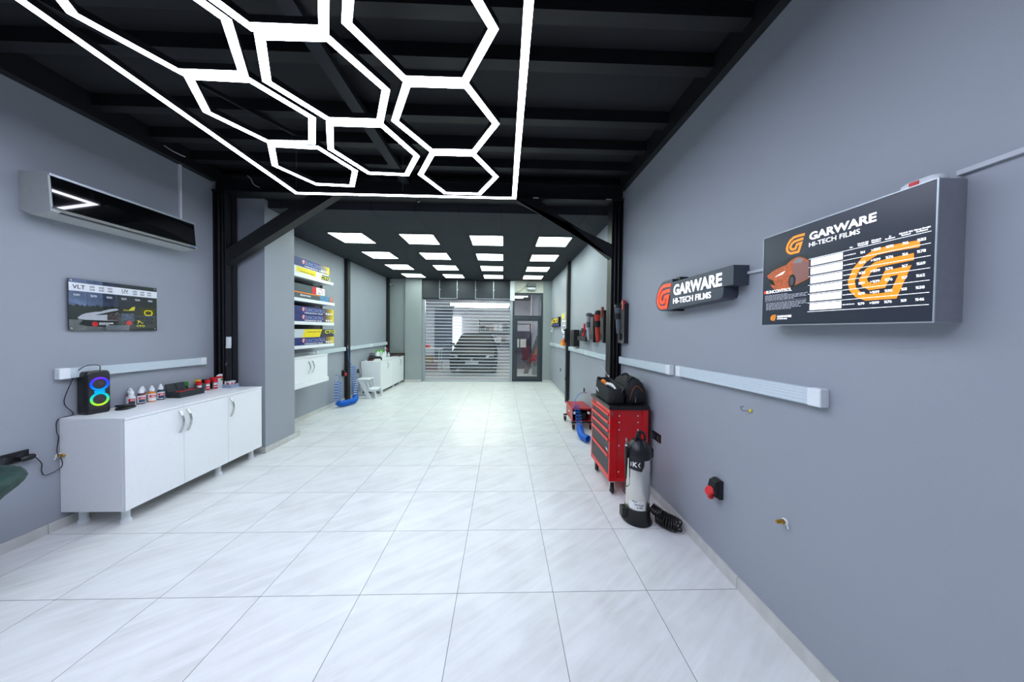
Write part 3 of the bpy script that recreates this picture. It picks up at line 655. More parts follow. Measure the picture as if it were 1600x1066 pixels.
def socket(loc, side, nmod, label, wy=0.082, group='black wall sockets'):
    """double or single black socket plate on a side wall"""
    t = thing('wall_socket', label, 'socket', loc, group); s = -side
    x0, x1 = sorted((0, s * 0.009)); n = nmod
    obj('plate', MB().box(x0, x1, -wy * n / 2, wy * n / 2, -wy / 2, wy / 2), M_black, t, world=False, bevel=0.003)
    for i in range(n):
        yc = (i - (n - 1) / 2) * wy
        obj('insert', MB().lathe([(0.024, 0.0), (0.024, 0.004), (0.020, 0.004), (0.019, 0.001), (0.002, 0.001)], (s * 0.009, yc, 0), 18, Matrix.Rotation(PI / 2 * s, 4, 'Y')), M_dark, t, world=False, smooth=30)
    return t
socket((XL, 2.31, 0.672), -1, 2, 'black double socket with a plug in it on the left wall beside the cabinet')
socket((XR, 2.938, 0.612), 1, 2, 'black double socket on the right wall behind the steel sprayer')
socket((XR, 5.61, 0.545), 1, 1, 'black socket on the right wall above the red creeper seat')
socket((XR, 7.94, 0.625), 1, 1, 'small black socket low on the far right wall near the door')
socket((XR - 0.08, 6.92, 0.56), 1, 1, 'black switch fixed to the slim post on the right wall', 0.075)
socket((XL, 7.62, 0.60), -1, 1, 'black socket on the left wall beside the far cabinet', 0.10)
t = thing('power_adapter', 'black plug adapter in the left wall socket with the speaker cable', 'adapter', (-3.545, 2.36, 0.655))
obj('body', MB().lathe([(0.018, -0.035), (0.022, -0.02), (0.022, 0.02), (0.012, 0.034)], (-3.545, 2.362, 0.657), 14, Matrix.Rotation(PI / 2, 4, 'X')), M_black, t, smooth=True)
obj('pins_block', MB().box(-3.571, -3.545, 2.335, 2.365, 0.645, 0.672), M_black, t, bevel=0.003)
obj('cord_loop', MB().tube(curve_pts([(-3.56, 2.335, 0.665), (-3.545, 2.30, 0.69), (-3.55, 2.27, 0.665), (-3.555, 2.30, 0.64), (-3.555, 2.335, 0.65)], 6), 0.003, 6), M_cable, t, smooth=True)
obj('plug_tip', MB().tube([(-3.545, 2.325 + 0.07, 0.654), (-3.55, 2.415, 0.648)], 0.004, 8), M_wplas, t, smooth=True)
def tap(loc, side, label, tape):
    t = thing('wall_tap_stub', label, 'pipe fitting', loc); s = -side; R = Matrix.Rotation(PI / 2 * s, 4, 'Y')
    obj('fitting', MB().lathe([(0.010, 0.0), (0.010, 0.012), (0.013, 0.012), (0.013, 0.026), (0.009, 0.028), (0.009, 0.050), (0.006, 0.052)], (0, 0, 0), 12, R), M_brass, t, world=False, smooth=30)
    obj('sealing_tape', MB().tube([(s * 0.004, 0.012 * math.cos(a) * 1.2, 0.013 * math.sin(a)) for a in [2 * PI * i / 12 for i in range(12)]], 0.006, 6, closed=True).tube([(s * 0.004, -0.016, -0.01), (s * 0.008, -0.026, -0.024)], 0.004, 6), M_wplas, t, world=False, smooth=True)
    return t
tap((XL, 2.545, 0.598), -1, 'brass pipe fitting with white tape on the left wall by the cabinet', 1)
tap((XR, 1.572, 0.632), 1, 'brass pipe fitting with white tape low on the right wall', 1)
t = thing('wire_stub', 'bare wire end with a yellow clip poking from the right wall', 'wire', (XR, 1.83, 1.17))
obj('wire', MB().tube(curve_pts([(XR, 1.815, 1.168), (XR - 0.02, 1.822, 1.165), (XR - 0.03, 1.845, 1.16), (XR - 0.028, 1.862, 1.178), (XR - 0.02, 1.85, 1.185)], 6), 0.0018, 6), M_cable, t, smooth=True)
obj('clip', MB().lathe([(0.007, 0), (0.009, 0.008), (0.004, 0.014)], (XR, 1.812, 1.168), 10, Matrix.Rotation(-PI / 2, 4, 'Y')), M_yellow, t, smooth=True)
tag(obj('switch_box', MB().box(-3.42, -3.385, 3.86, 3.90, 1.42, 1.53).box(-3.415, -3.375, 3.85, 3.885, 1.39, 1.42), M_wplas, base=(-3.41, 3.87, 1.39), bevel=0.003), 'small white switch box on the left black column', 'switch')
tag(obj('bent_hook', MB().tube(curve_pts([(-3.42, 3.865, 1.22), (-3.40, 3.845, 1.225), (-3.395, 3.84, 1.20), (-3.41, 3.84, 1.19), (-3.40, 3.84, 1.175)], 5), 0.003, 6), M_chrome, base=(-3.41, 3.86, 1.2), smooth=True), 'bent metal hook on the left black column below the switch box', 'hook')

# green chair whose backrest corner reaches into the frame at the left
t = thing('green_chair', 'dark green channelled tub chair reaching in at the left edge below the socket', 'chair', (-3.10, 1.66, 0))
M_gch = mat('dark green velvet', (24, 56, 50), 0.6, noise=0.2, scale=80, bump=0.2)
rings = []
for z, s in ((0.38, 0.46), (0.50, 0.52), (0.60, 0.60), (0.67, 0.69), (0.73, 0.82), (0.78, 0.96), (0.815, 1.0), (0.845, 0.95), (0.858, 0.86), (0.855, 0.78), (0.83, 0.71), (0.70, 0.58), (0.56, 0.44)):
    ring = []
    for i in range(96):
        a = 2 * PI * i / 96; k = 1 + 0.02 * (abs(math.sin(a * 12)) - 0.6); ring.append(V(-3.10 + 0.34 * s * k * math.cos(a), 1.66 + 0.34 * s * k * math.sin(a), 0.42 + (z - 0.495) * (1 if z < 0.5 else 0.30 + 0.70 * min(1, max(0, 0.5 + 1.1 * math.sin(a + 0.25))))))
    rings.append(ring)
obj('shell', loft(rings), M_gch, t, smooth=50)
obj('seat', MB().lathe([(0.10, 0.34), (0.145, 0.38), (0.165, 0.47), (0.10, 0.50)], (-3.10, 1.66, 0), 28), M_gch, t, smooth=50)
for sx, sy in ((1, 1), (1, -1), (-1, 1), (-1, -1)):
    obj('leg', MB().tube([(-3.10 + sx * 0.10, 1.66 + sy * 0.10, 0.37), (-3.10 + sx * 0.15, 1.66 + sy * 0.15, 0.0)], [0.014, 0.009], 10), M_black, t, smooth=True)

# ------------------------------------------------------------------ shelves with film boxes
t = thing('wall_shelf_unit', 'four white shelves on a black back panel on the left wall', 'shelf', (-3.4, 5.2, 1.3))
obj('back_panel', MB().box(XL, XL + 0.02, 4.70, 6.10, 1.36, 2.52), mat('dark slot panel', (46, 50, 54), 0.6), t)
obj('upright', MB().box(XL + 0.02, XL + 0.035, 6.06, 6.10, 1.36, 2.52), M_black, t)
SH = [(2.455, 5.85), (2.075, 5.89), (1.705, 5.87), (1.318, 5.87)]
for z, y1 in SH: obj('shelf', MB().box(XL + 0.02, -3.20, 4.66, y1 + 0.0, z, z + 0.052), M_white, t, bevel=0.002)
def boxprint(label, x1, y1, z0, h, kind, grp='film roll boxes on the wall shelves'):
    y0, x0 = 4.72, x1 - 0.24
    t = thing('film_box', label, 'box', ((x0 + x1) / 2, (y0 + y1) / 2, z0), grp)
    pl = Plane((x1, 0, z0), (0, 1, 0), (0, 0, 1))
    base = {'blue': M_navy, 'cto': mat('grey white carton', (196, 204, 206), 0.5), 'grey': mat('slate carton', (74, 86, 92), 0.5), 'photo': mat('slate carton', (74, 86, 92), 0.5), 'ctow': mat('white carton', (228, 230, 234), 0.5)}[kind]
    obj('carton', MB().box(x0, x1, y0, y1, z0 + 0.0005, z0 + h), base, t, bevel=0.001)
    if kind == 'blue':
        n = 7
        for i in range(n):
            a = y1 - 0.36 + 0.36 * i / n; f = i / (n - 1); c = tuple(int(p + (q - p) * f) for p, q in zip((60, 50, 96), (238, 206, 30)))
            obj('fade_band', MB().rect(a, a + 0.36 / n, 0.001, h - 0.001, pl, 0.0006), mat('fade %d' % i, c, 0.5, noise=0.02), t)
        obj('round_mark', MB().poly(arc((y0 + 0.29, h * 0.62), 0.034, 0, 2 * PI, 16)[:-1], pl, 0.0008), M_redl, t)
        obj('round_mark_core', MB().ribbon(arc((y0 + 0.29, h * 0.62), 0.022, 0.3, 5.2, 10), 0.012, pl, 0.0004, 0.0012), M_wht, t)
        texts([('SUNCONTROL', y0 + 0.33, h * 0.36, h * 0.66)], mat('pale blue print', (150, 165, 215), 0.5, noise=0), pl, 0.0008, t, 'title_lettering', sx=0.98, bold=0.0)
        texts([('WINDOW FILM', y0 + 0.31, h * 0.08, h * 0.24)], M_wht, pl, 0.0009, t, 'subtitle_lettering', sx=2.4, bold=0.02)
        obj('icon_row', MB().rect(y1 - 0.26, y1 - 0.22, h * .15, h * .4, pl, 0.001).rect(y1 - 0.2, y1 - 0.165, h * .1, h * .4, pl, 0.001).rect(y1 - 0.14, y1 - 0.11, h * .15, h * .4, pl, 0.001).rect(y1 - 0.085, y1 - 0.06, h * .15, h * .45, pl, 0.001), M_wht, t)
        obj('edge_stripe', MB().rect(y0 + 0.0, y0 + 0.06, h * .4, h * .55, pl, 0.001), M_wht, t)
    if kind in ('cto', 'ctow'):
        w_ = y1 - y0
        obj('yellow_panel', MB().poly([(y0 + w_ * 0.22, 0.001), (y0 + w_ * 0.62, 0.001), (y0 + w_ * 0.68, h - 0.001), (y0 + w_ * 0.28, h - 0.001)] if kind == 'cto' else [(y0 + 0.12, 0.03), (y0 + 0.62, 0.02), (y0 + 0.62, h - 0.01), (y0 + 0.12, h - 0.01)], pl, 0.0006), M_yellow, t)
        obj('dark_end', MB().poly([(y0 + w_ * 0.62, 0.001), (y1, 0.001), (y1, h - 0.001), (y0 + w_ * 0.68, h - 0.001)] if kind == 'cto' else [(y0 + w_ * 0.76, 0.001), (y1, 0.001), (y1, h * .75), (y0 + w_ * 0.80, h * .75)], pl, 0.0006), mat('charcoal print', (58, 58, 66), 0.5), t)
        texts([('CTO', y0 + w_ * 0.75, h * 0.45 if kind == 'cto' else h * .15, h * 0.62)], mat('yellow lettering', (222, 220, 40), 0.5, noise=0), pl, 0.001, t, 'title_lettering', sx=1.9, bold=0.03)
        texts([('WINDOW FILM', y0 + w_ * 0.32 if kind == 'cto' else y0 + 0.2, h * 0.6 if kind == 'cto' else h * 0.3, h * 0.2)], mat('olive lettering', (110, 100, 30), 0.5, noise=0), pl, 0.001, t, 'subtitle_lettering', sx=2.2, bold=0.02)
    if kind == 'grey':
        obj('red_band', MB().rect(y1 - 0.36, y1 - 0.25, 0.001, h - 0.001, pl, 0.0006), M_redl, t)
        obj('white_end', MB().rect(y1 - 0.25, y1, 0.001, h - 0.001, pl, 0.0006), M_wht, t)
        obj('swoosh', MB().ribbon(arc((y1 - 0.13, h * 0.45), 0.05, -0.6, 2.2, 8), 0.012, pl, 0.0006, 0.001), M_redl, t)
        texts([('film', y1 - 0.2, h * 0.15, h * 0.3)], M_black, pl, 0.001, t, 'small_lettering', sx=1.5)
    if kind == 'photo':
        obj('orange_stripe', MB().rect(y0, y1 - 0.38, h - 0.02, h - 0.001, pl, 0.0006), M_orange, t)
        obj('photo_print', MB().rect(y1 - 0.40, y1 - 0.10, 0.001, h - 0.001, pl, 0.0006), mat('blue photo print', (80, 140, 180), 0.4, noise=0.9, scale=26), t)
        obj('pink_end', MB().rect(y1 - 0.10, y1, 0.001, h - 0.001, pl, 0.0006), mat('salmon print', (214, 130, 110), 0.5, noise=0.3), t)
        texts([('showroom', y0 + 0.2, h * 0.36, h * 0.5)], M_wht, pl, 0.001, t, 'title_lettering', sx=1.2, bold=0.02)
    return t
boxprint('white and yellow film box lying on the topmost shelf', -3.215, 5.715, 2.507, 0.12, 'ctow')
boxprint('blue and yellow film box lying on the white one, topmost of all', -3.212, 5.736, 2.628, 0.135, 'blue')
boxprint('dark slate box with orange stripe and photo end on the second shelf', -3.21, 5.84, 2.127, 0.10, 'photo')
boxprint('slate box with red band and white end, upper one on second shelf', -3.215, 5.594, 2.228, 0.125, 'grey')
boxprint('blue film box, lower of the pair on the third shelf', -3.215, 5.883, 1.757, 0.118, 'blue')
boxprint('blue film box, upper of the pair on the third shelf', -3.215, 5.883, 1.876, 0.125, 'blue')
boxprint('blue film box, lower one on the bottom shelf', -3.215, 5.883, 1.370, 0.125, 'blue')
boxprint('grey and yellow film box, upper one on the bottom shelf', -3.215, 5.883, 1.496, 0.135, 'cto')

# ------------------------------------------------------------------ signs on the right wall
GB = [(1.008, 1.959), (1.084, 1.963), (1.131, 1.961), (1.169, 1.94), (1.197, 1.905), (1.211, 1.863), (1.206, 1.831), (1.186, 1.805), (1.157, 1.79), (1.074, 1.789), (1.045, 1.876), (1.093, 1.872),
      (1.108, 1.832), (1.145, 1.830), (1.163, 1.843), (1.171, 1.863), (1.154, 1.894), (1.128, 1.912), (1.088, 1.916), (1.022, 1.918)]
def g_mark(cy, cz, sy, sz):
    """the ribbon mark, in reader coordinates (u = -Y)"""
    return [(-(cy + (y - 1.11) * sy), cz + (z - 1.876) * sz) for y, z in GB]
plr = Plane((1.43, 0, 0), (0, -1, 0), (0, 0, 1))
M_wlit = mat('backlit white', (245, 247, 255), 0.3, noise=0, emit=1.1)
M_wlit2 = mat('backlit white panel', (250, 251, 255), 0.3, noise=0, emit=1.0)
M_olit = mat('backlit orange', (250, 150, 36), 0.3, noise=0, emit=0.55)
M_rlit = mat('backlit red', (255, 62, 20), 0.3, noise=0, emit=1.3)
t = thing('lit_letter_sign', 'dark slim lightbox sign with a glowing red mark and white letters', 'sign', (1.48, 2.3, 1.84))
M_sb = mat('sign face dark', (66, 73, 84), 0.4, noise=0.02)
pod = [(-2.534, 2.096), (-2.675, 2.096)] + [(-2.715, 2.085), (-2.765, 2.045), (-2.795, 2.0), (-2.812, 1.95), (-2.808, 1.91), (-2.785, 1.868), (-2.75, 1.842), (-2.70, 1.832), (-2.612, 1.832)]
obj('mark_box', MB().prism(pod, plr, -0.10, 0.0), M_sb, t, bevel=0.002)
obj('letter_box', MB().prism([(-2.60, 1.955), (-1.853, 1.944), (-1.853, 2.068), (-2.54, 2.068)], plr, -0.10, 0.002), M_sb, t, bevel=0.002)
obj('lower_letter_box', MB().prism([(-2.60, 1.837), (-1.975, 1.866), (-1.945, 1.875), (-1.936, 1.90), (-1.936, 1.944), (-2.56, 1.956)], plr, -0.10, 0.002), M_sb, t, bevel=0.002)
for z0, z1, y0 in ((2.064, 2.104, -2.535), (1.826, 1.842, -2.58)):
    obj('mounting_block', MB().prism([(y0, z0), (y0 + 0.055, z0), (y0 + 0.055, z1), (y0, z1)], plr, -0.10, -0.03), M_black, t)
obj('red_mark', MB().ribbon(g_mark(2.664, 1.958, 1.05, 1.08), 0.026, plr, 0.001, 0.004), M_rlit, t)
text('GARWARE', 0.118, M_wlit, plr, -2.515, 1.955, 0.003, t, 'brand_lettering', sx=0.99, bold=0.030, ext=0.001)
text('HI-TECH FILMS', 0.062, M_wlit, plr, -2.520, 1.884, 0.003, t, 'small_lettering', sx=1.15, bold=0.012, ext=0.001)

t = thing('lightbox_chart', 'big backlit chart sign with orange mark, table and orange car', 'sign', (1.48, 1.3, 1.69))
obj('case', MB().box(1.432, XR, 0.968, 1.637, 1.688, 2.163), mat('grey aluminium case', (150, 152, 160), 0.4, metal=0.2), t)
obj('frame', MB().ribbon([(-1.637, 1.688), (-0.968, 1.688), (-0.968, 2.163), (-1.637, 2.163)], 0.0045, plr, -0.002, 0.002, closed=True), M_alu, t)
M_face = mat('dark backlit film', (46, 52, 64), 0.25, noise=0.05, scale=6, emit=0.12)
obj('face', MB().rect(-1.634, -0.971, 1.691, 2.160, plr, 0.0), M_face, t)
for a in (1.0,):
    obj('orange_mark', MB().ribbon(g_mark(1.11, 1.876, 1.0, 1.0), 0.0245, plr, 0.0004, 0.0008), M_olit, t)
    obj('small_orange_mark', MB().ribbon(g_mark(1.456, 2.081, 0.44, 0.44), 0.0115, plr, 0.0004, 0.0008), M_olit, t)
    obj('tiny_orange_mark', MB().ribbon(g_mark(1.567, 1.727, 0.15, 0.15), 0.004, plr, 0.0004, 0.0008), M_olit, t)
text('GARWARE', 0.047, M_wlit, plr, -1.389, 2.082, 0.001, t, 'brand_lettering', sx=1.13, bold=0.03)
text('HI-TECH FILMS', 0.0285, M_wlit, plr, -1.391, 2.050, 0.001, t, 'small_lettering', sx=1.10, bold=0.004)
texts([('GARWARE', -1.545, 1.727, 0.0155), ('HI-TECH FILMS', -1.545, 1.7175, 0.008)], M_wlit, plr, 0.001, t, 'foot_lettering', sx=1.05, bold=0.015)
ZL = [1.993, 1.9535, 1.9115, 1.8705, 1.8295, 1.7885, 1.7475]
lines = MB()
for z in ZL: lines.rect(-1.388, -0.980, z - 0.0009, z + 0.0009, plr, 0.0012)
obj('table_lines', lines, M_wlit, t)
for i in range(6): obj('blank_cell', MB().rect(-1.378, -1.245, ZL[i + 1] + 0.007, ZL[i] - 0.004, plr, 0.001), M_wlit2, t)
it = []
vals = [('%4', '>%99', '%76', '%6', '%83'), ('%16', '>%99', '%76', '%6', '%78'), ('%35', '>%99', '%76', '%7', '%69'), ('%51', '>%99', '%76', '%7', '%62'), ('%70', '>%99', '%80', '%8', '%58'), ('%79', '>%99', '%76', '%9', '%46')]
cx = [1.174, 1.131, 1.089, 1.045, 1.003]
for i, row in enumerate(vals):
    zz = ZL[i] - 0.026
    for c_, s in zip(cx, row): it.append((s, -c_, zz, 0.0135))
texts(it, M_wlit, plr, 0.0014, t, 'number_lettering', sx=1.0, bold=0.012, align='CENTER')
texts([('SUN CONTROL %s' % n, -1.241, ZL[i] - 0.022, 0.0052) for i, n in enumerate(('05', '15', '35', '50', '70', '80'))], M_wlit, plr, 0.0014, t, 'row_lettering', sx=1.0, bold=0.01)
hd = [('Film', 1.214, 0), ('Görünür Işık', 1.174, 1), ('Geçirgenliği', 1.174, 0), ('Ultraviyole', 1.131, 1), ('Engelleme', 1.131, 0), ('Isı', 1.089, 1), ('Reddetme', 1.089, 0), ('Görünür Işık', 1.045, 1), ('Yansıtma', 1.045, 0), ('Güneş Enerjisi', 1.003, 1), ('Reddetme', 1.003, 0)]
texts([(s, -y, 1.999 + 0.0075 * k_, 0.0078) for s, y, k_ in hd], M_wlit, plr, 0.0014, t, 'header_lettering', sx=0.9, bold=0.01, align='CENTER')
obj('picture_ground', MB().poly([(-1.615, 1.90), (-1.60, 1.98), (-1.50, 2.02), (-1.40, 2.02), (-1.385, 1.99), (-1.385, 1.88), (-1.50, 1.865)], plr, 0.0004), mat('printed dark foliage', (38, 48, 46), 0.3, noise=0.3, scale=60), t)
car = [(-1.612, 1.956), (-1.575, 1.975), (-1.54, 1.985), (-1.50, 1.992), (-1.475, 2.010), (-1.45, 2.018), (-1.43, 2.016), (-1.40, 1.999), (-1.386, 1.985), (-1.386, 1.905), (-1.44, 1.885), (-1.50, 1.868), (-1.535, 1.865), (-1.57, 1.880), (-1.59, 1.90), (-1.585, 1.915), (-1.60, 1.93)]
M_co = mat('printed orange car', (196, 98, 56), 0.3, noise=0.3, scale=60, emit=0.12); M_cb = mat('printed black', (22, 22, 26), 0.3)
c = obj('car_picture', MB().poly(car, plr, 0.0007), M_co, t)
obj('car_flank', MB().poly([(-1.47, 1.975), (-1.45, 2.0), (-1.386, 1.983), (-1.386, 1.91), (-1.44, 1.89), (-1.46, 1.93)], plr, 0.0009), mat('printed dusky flank', (150, 104, 96), 0.3, emit=0.1), c)
obj('car_glass', MB().poly([(-1.468, 1.992), (-1.448, 2.012), (-1.43, 2.010), (-1.412, 1.999), (-1.425, 1.985)], plr, 0.0011), mat('printed pale glass', (140, 140, 136), 0.3, emit=0.1), c)
obj('car_wheel', MB().poly([(-1.468 + 0.019 * math.cos(a), 1.905 + 0.033 * math.sin(a)) for a in [2 * PI * i / 18 for i in range(18)]], plr, 0.0011), M_cb, c)
obj('wheel_rim', MB().poly([(-1.47 + 0.011 * math.cos(a), 1.905 + 0.022 * math.sin(a)) for a in [2 * PI * i / 10 for i in range(10)]], plr, 0.0013), mat('printed rim', (90, 92, 100), 0.3), c)
obj('car_headlight', MB().poly([(-1.565, 1.940), (-1.53, 1.955), (-1.505, 1.962), (-1.52, 1.948)], plr, 0.0012), M_wlit, c)
obj('car_grille', MB().poly([(-1.612, 1.944), (-1.575, 1.925), (-1.56, 1.895), (-1.585, 1.905), (-1.60, 1.93)], plr, 0.0012), M_cb, c)
texts([('SUNCONTROL', -1.615, 1.858, 0.022)], M_wlit, plr, 0.0014, t, 'picture_lettering', sx=0.98, bold=0.01)
obj('picture_mark', MB().poly(arc((-1.621, 1.866), 0.007, 0, 2 * PI, 12)[:-1], plr, 0.0013), M_rlit, t)
tl = MB()
for k_, (z, a, b) in enumerate([(1.845, 1.62, 1.50), (1.8385, 1.62, 1.395), (1.832, 1.62, 1.40), (1.8255, 1.62, 1.395), (1.819, 1.62, 1.46), (1.812, 1.62, 1.395), (1.803, 1.613, 1.40), (1.7965, 1.613, 1.41), (1.79, 1.613, 1.40), (1.7835, 1.613, 1.43), (1.777, 1.613, 1.42), (1.7705, 1.613, 1.47)]):
    y = a; random.seed(k_)
    if k_ == 5: tl.rect(-a, -b, z, z + 0.0008, plr, 0.0012); continue
    while y > b:
        wd = random.uniform(0.008, 0.022); tl.rect(-y, -max(b, y) if False else -(y - wd), z, z + 0.0024, plr, 0.0012); y -= wd + 0.003
obj('fine_print_lines', tl, mat('fine print grey', (190, 194, 204), 0.4, noise=0, emit=0.3), t)
t = thing('alarm_siren', 'white alarm siren with a red lens on top of the big lit sign', 'alarm', (1.47, 1.03, 2.163))
obj('body', loft([[V(1.475 + x * s, 1.035 + y * s, 2.1635 + z) for x, y in rrect(0.05, 0.115, 0.024)] for z, s in ((0, 0.9), (0.008, 1), (0.020, 0.98), (0.028, 0.75))]), M_wplas, t, smooth=40)
obj('lens', MB().box(1.447, 1.452, 1.03, 1.055, 2.168, 2.186), M_redl, t)
def duct(pts, label, wd=0.016):
    mb = MB()
    for (y0, z0), (y1, z1) in zip(pts[:-1], pts[1:]):
        a = math.atan2(z1 - z0, y1 - y0); L = math.hypot(y1 - y0, z1 - z0); M = Matrix.Translation((XR, y0, z0)) @ Matrix.Rotation(a, 4, 'X'); mb.box(-0.014, 0, 0, L, -wd / 2, wd / 2, M)
    return tag(obj('cable_duct', mb, mat('grey painted duct', (186, 190, 198), 0.5), base=(XR, pts[0][0], pts[0][1])), label, 'cable duct')
duct([(-1.0, 2.215), (0.985, 2.188)], 'thin painted cable duct running from the big sign towards the camera')
duct([(1.64, 2.015), (1.90, 2.02)], 'short painted cable duct joining the two lit signs')
t = thing('industrial_socket', 'black industrial socket with a red round cap on the right wall', 'socket', (XR, 2.065, 0.555), 'industrial sockets')
def ind(t, s):
    b = Matrix.Identity(4)
    x = lambda a: -a * s
    def bx(a0, a1, *r): q = sorted((x(a0), x(a1))); return MB().box(q[0], q[1], *r)
    obj('back_box', bx(0, 0.03, -0.038, 0.038, -0.065, 0.065), M_black, t, world=False, bevel=0.004)
    pl = Plane((0, 0, 0), (1, 0, 0), (0, 0, 1))
    obj('angled_box', MB().prism([(x(0.03), 0.062), (x(0.055), 0.055), (x(0.068), 0.0), (x(0.055), -0.05), (x(0.03), -0.055)], pl, -0.032, 0.032), M_black, t, world=False, bevel=0.003)
    R = Matrix.Rotation(-PI / 2 * s + 0.5 * s, 4, 'Y')
    obj('round_cap', MB().lathe([(0.030, 0.0), (0.034, 0.004), (0.034, 0.018), (0.028, 0.024)], (x(0.062), 0.0, -0.022), 18, R), M_redl, t, world=False, smooth=30)
    obj('hinge', bx(0.05, 0.078, -0.014, 0.014, -0.07, -0.05), M_redl, t, world=False, bevel=0.002)
ind(t, 1)
t = thing('industrial_socket', 'black industrial socket with red cap on the left wall beside the slim post', 'socket', (XL, 6.90, 0.65), 'industrial sockets'); ind(t, -1)

# ------------------------------------------------------------------ tool chest
t = thing('tool_chest', 'red rolling tool chest with dark drawers beside the right wall', 'tool chest', (1.27, 3.30, 0))
x0, x1, y0, y1 = 1.075, 1.465, 2.985, 3.60
mb = MB(); mb.box(x0 + 0.012, x1, y0 + 0.012, y1 - 0.012, 0.145, 0.862)
obj('body', mb, M_red, t, bevel=0.004)
mb = MB()
mb.box(x0, x0 + 0.075, y0, y0 + 0.03, 0.14, 0.865); mb.box(x1 - 0.055, x1 + 0.003, y0, y0 + 0.03, 0.14, 0.865); mb.box(x0 + 0.075, x1 - 0.055, y0, y0 + 0.03, 0.14, 0.175)
obj('frame', mb, M_red, t, bevel=0.006)
obj('corner_post', MB().box(x0, x0 + 0.075, y1 - 0.03, y1, 0.14, 0.865), M_red, t, bevel=0.006)
for z in (0.80, 0.735, 0.66, 0.50, 0.235):
    for xx in (x0 + 0.10, x1 - 0.10): obj('side_slot', MB().box(xx - 0.006, xx + 0.006, y0 + 0.0105, y0 + 0.012, z - 0.006, z + 0.006), M_wplas, t)
obj('top_mat', MB().box(x0 - 0.012, x1 + 0.012, y0 - 0.012, y1 + 0.012, 0.865, 0.900), M_black, t, bevel=0.006)
M_df = mat('dark drawer front', (54, 56, 60), 0.5)
M_reds = mat('red drawer lip', (232, 52, 44), 0.35)
obj('badge_band', MB().box(x0 + 0.002, x0 + 0.012, y0 + 0.03, y1 - 0.03, 0.822, 0.862), M_reds, t)
obj('badge', MB().box(x0 - 0.001, x0 + 0.002, y1 - 0.16, y1 - 0.05, 0.832, 0.852), mat('dark red badge', (110, 20, 24), 0.4), t)
for z1_, z0_ in ((0.818, 0.742), (0.737, 0.656), (0.651, 0.566), (0.561, 0.405), (0.400, 0.195)):
    d = obj('drawer', MB().box(x0 + 0.004, x0 + 0.012, y0 + 0.032, y1 - 0.032, z0_, z1_), M_df, t, bevel=0.002)
    obj('drawer_lip', MB().box(x0 - 0.010, x0 + 0.006, y0 + 0.032, y1 - 0.032, z1_ - 0.026, z1_ - 0.002), M_reds, d, bevel=0.003)
obj('base_rail', MB().box(x0 + 0.002, x0 + 0.012, y0 + 0.03, y1 - 0.03, 0.145, 0.193), M_reds, t)
obj('drawer_script', MB().ribbon([(-3.10, 0.45), (-3.085, 0.43), (-3.07, 0.445), (-3.04, 0.425)], 0.01, Plane((x0 + 0.004, 0, 0), (0, -1, 0), (0, 0, 1)), 0.0005, 0.001), M_wht, t)
obj('lock_key', MB().lathe([(0.008, 0), (0.008, 0.012)], (x0 + 0.02, y0, 0.845), 12, Matrix.Rotation(PI / 2, 4, 'X')).box(x0 + 0.012, x0 + 0.024, y0 - 0.02, y0 - 0.008, 0.80, 0.835), M_chrome, t, smooth=30)
def caster(t, x, y, r, zt, m_f=M_chrome, world=True):
    w_ = obj('caster_wheel', MB().lathe([(0.006, -0.013), (r * 0.9, -0.013), (r, -0.008), (r, 0.008), (r * 0.9, 0.013), (0.006, 0.013)], (x, y, r), 20, Matrix.Rotation(PI / 2, 4, 'Y')), M_blackm, t, smooth=30, world=world)
    f = MB()
    for s in (-1, 1): f.prism([(y - 0.012, r - 0.014), (y + 0.014, r - 0.014), (y + 0.030, zt - 0.006), (y - 0.022, zt - 0.006)], Plane((x + s * 0.020, 0, 0), (0, 1, 0), (0, 0, 1)), -0.002, 0.002)
    f.box(x - 0.028, x + 0.028, y - 0.02, y + 0.028, zt - 0.006, zt)
    obj('caster_fork', f, m_f, w_, world=world, bevel=0.001)
for cx_, cy_ in ((x0 + 0.05, y0 + 0.06), (x0 + 0.05, y1 - 0.06), (x1 - 0.05, y0 + 0.06), (x1 - 0.05, y1 - 0.06)): caster(t, cx_, cy_, 0.05, 0.143)
# two bags lying on it
def bag(name, label, cx_, cy_, wx, wy, h, base, lean=0.0):
    t = thing(name, label, 'bag', (cx_, cy_, base)); rr = []
    for z, s, dx in ((0.0005, 0.90, 0), (0.03, 1.0, 0), (h * 0.5, 1.0, lean * 0.3), (h * 0.8, 0.9, lean * 0.7), (h * 0.95, 0.66, lean), (h, 0.3, lean)):
        rr.append([V(cx_ + dx + x * s * (1 + 0.035 * math.sin(i * 2.1 + z * 40)), cy_ + y * s * (1 + 0.03 * math.sin(i * 1.3 + z * 55)), base + z + (0.012 * math.sin(i * 0.9 + z * 30) if z > 0.02 else 0)) for i, (x, y) in enumerate(rrect(wx, wy, min(wx, wy) * 0.3, 6))])
    obj('body', loft(rr), M_bag, t, smooth=60); return t
t = bag('holdall_bag', 'black canvas holdall with domed top on the tool chest, nearer the wall', 1.375, 3.27, 0.20, 0.44, 0.255, 0.900)
obj('carry_strap', MB().tube(curve_pts([(1.30, 3.12, 1.00), (1.31, 3.13, 1.11), (1.36, 3.14, 1.165), (1.41, 3.13, 1.13), (1.455, 3.12, 1.04)], 6), 0.010, 8), M_black, t, smooth=True)
obj('carry_strap', MB().tube(curve_pts([(1.30, 3.40, 1.00), (1.32, 3.38, 1.13), (1.38, 3.36, 1.175), (1.43, 3.38, 1.13), (1.465, 3.40, 1.02)], 6), 0.010, 8), M_black, t, smooth=True)
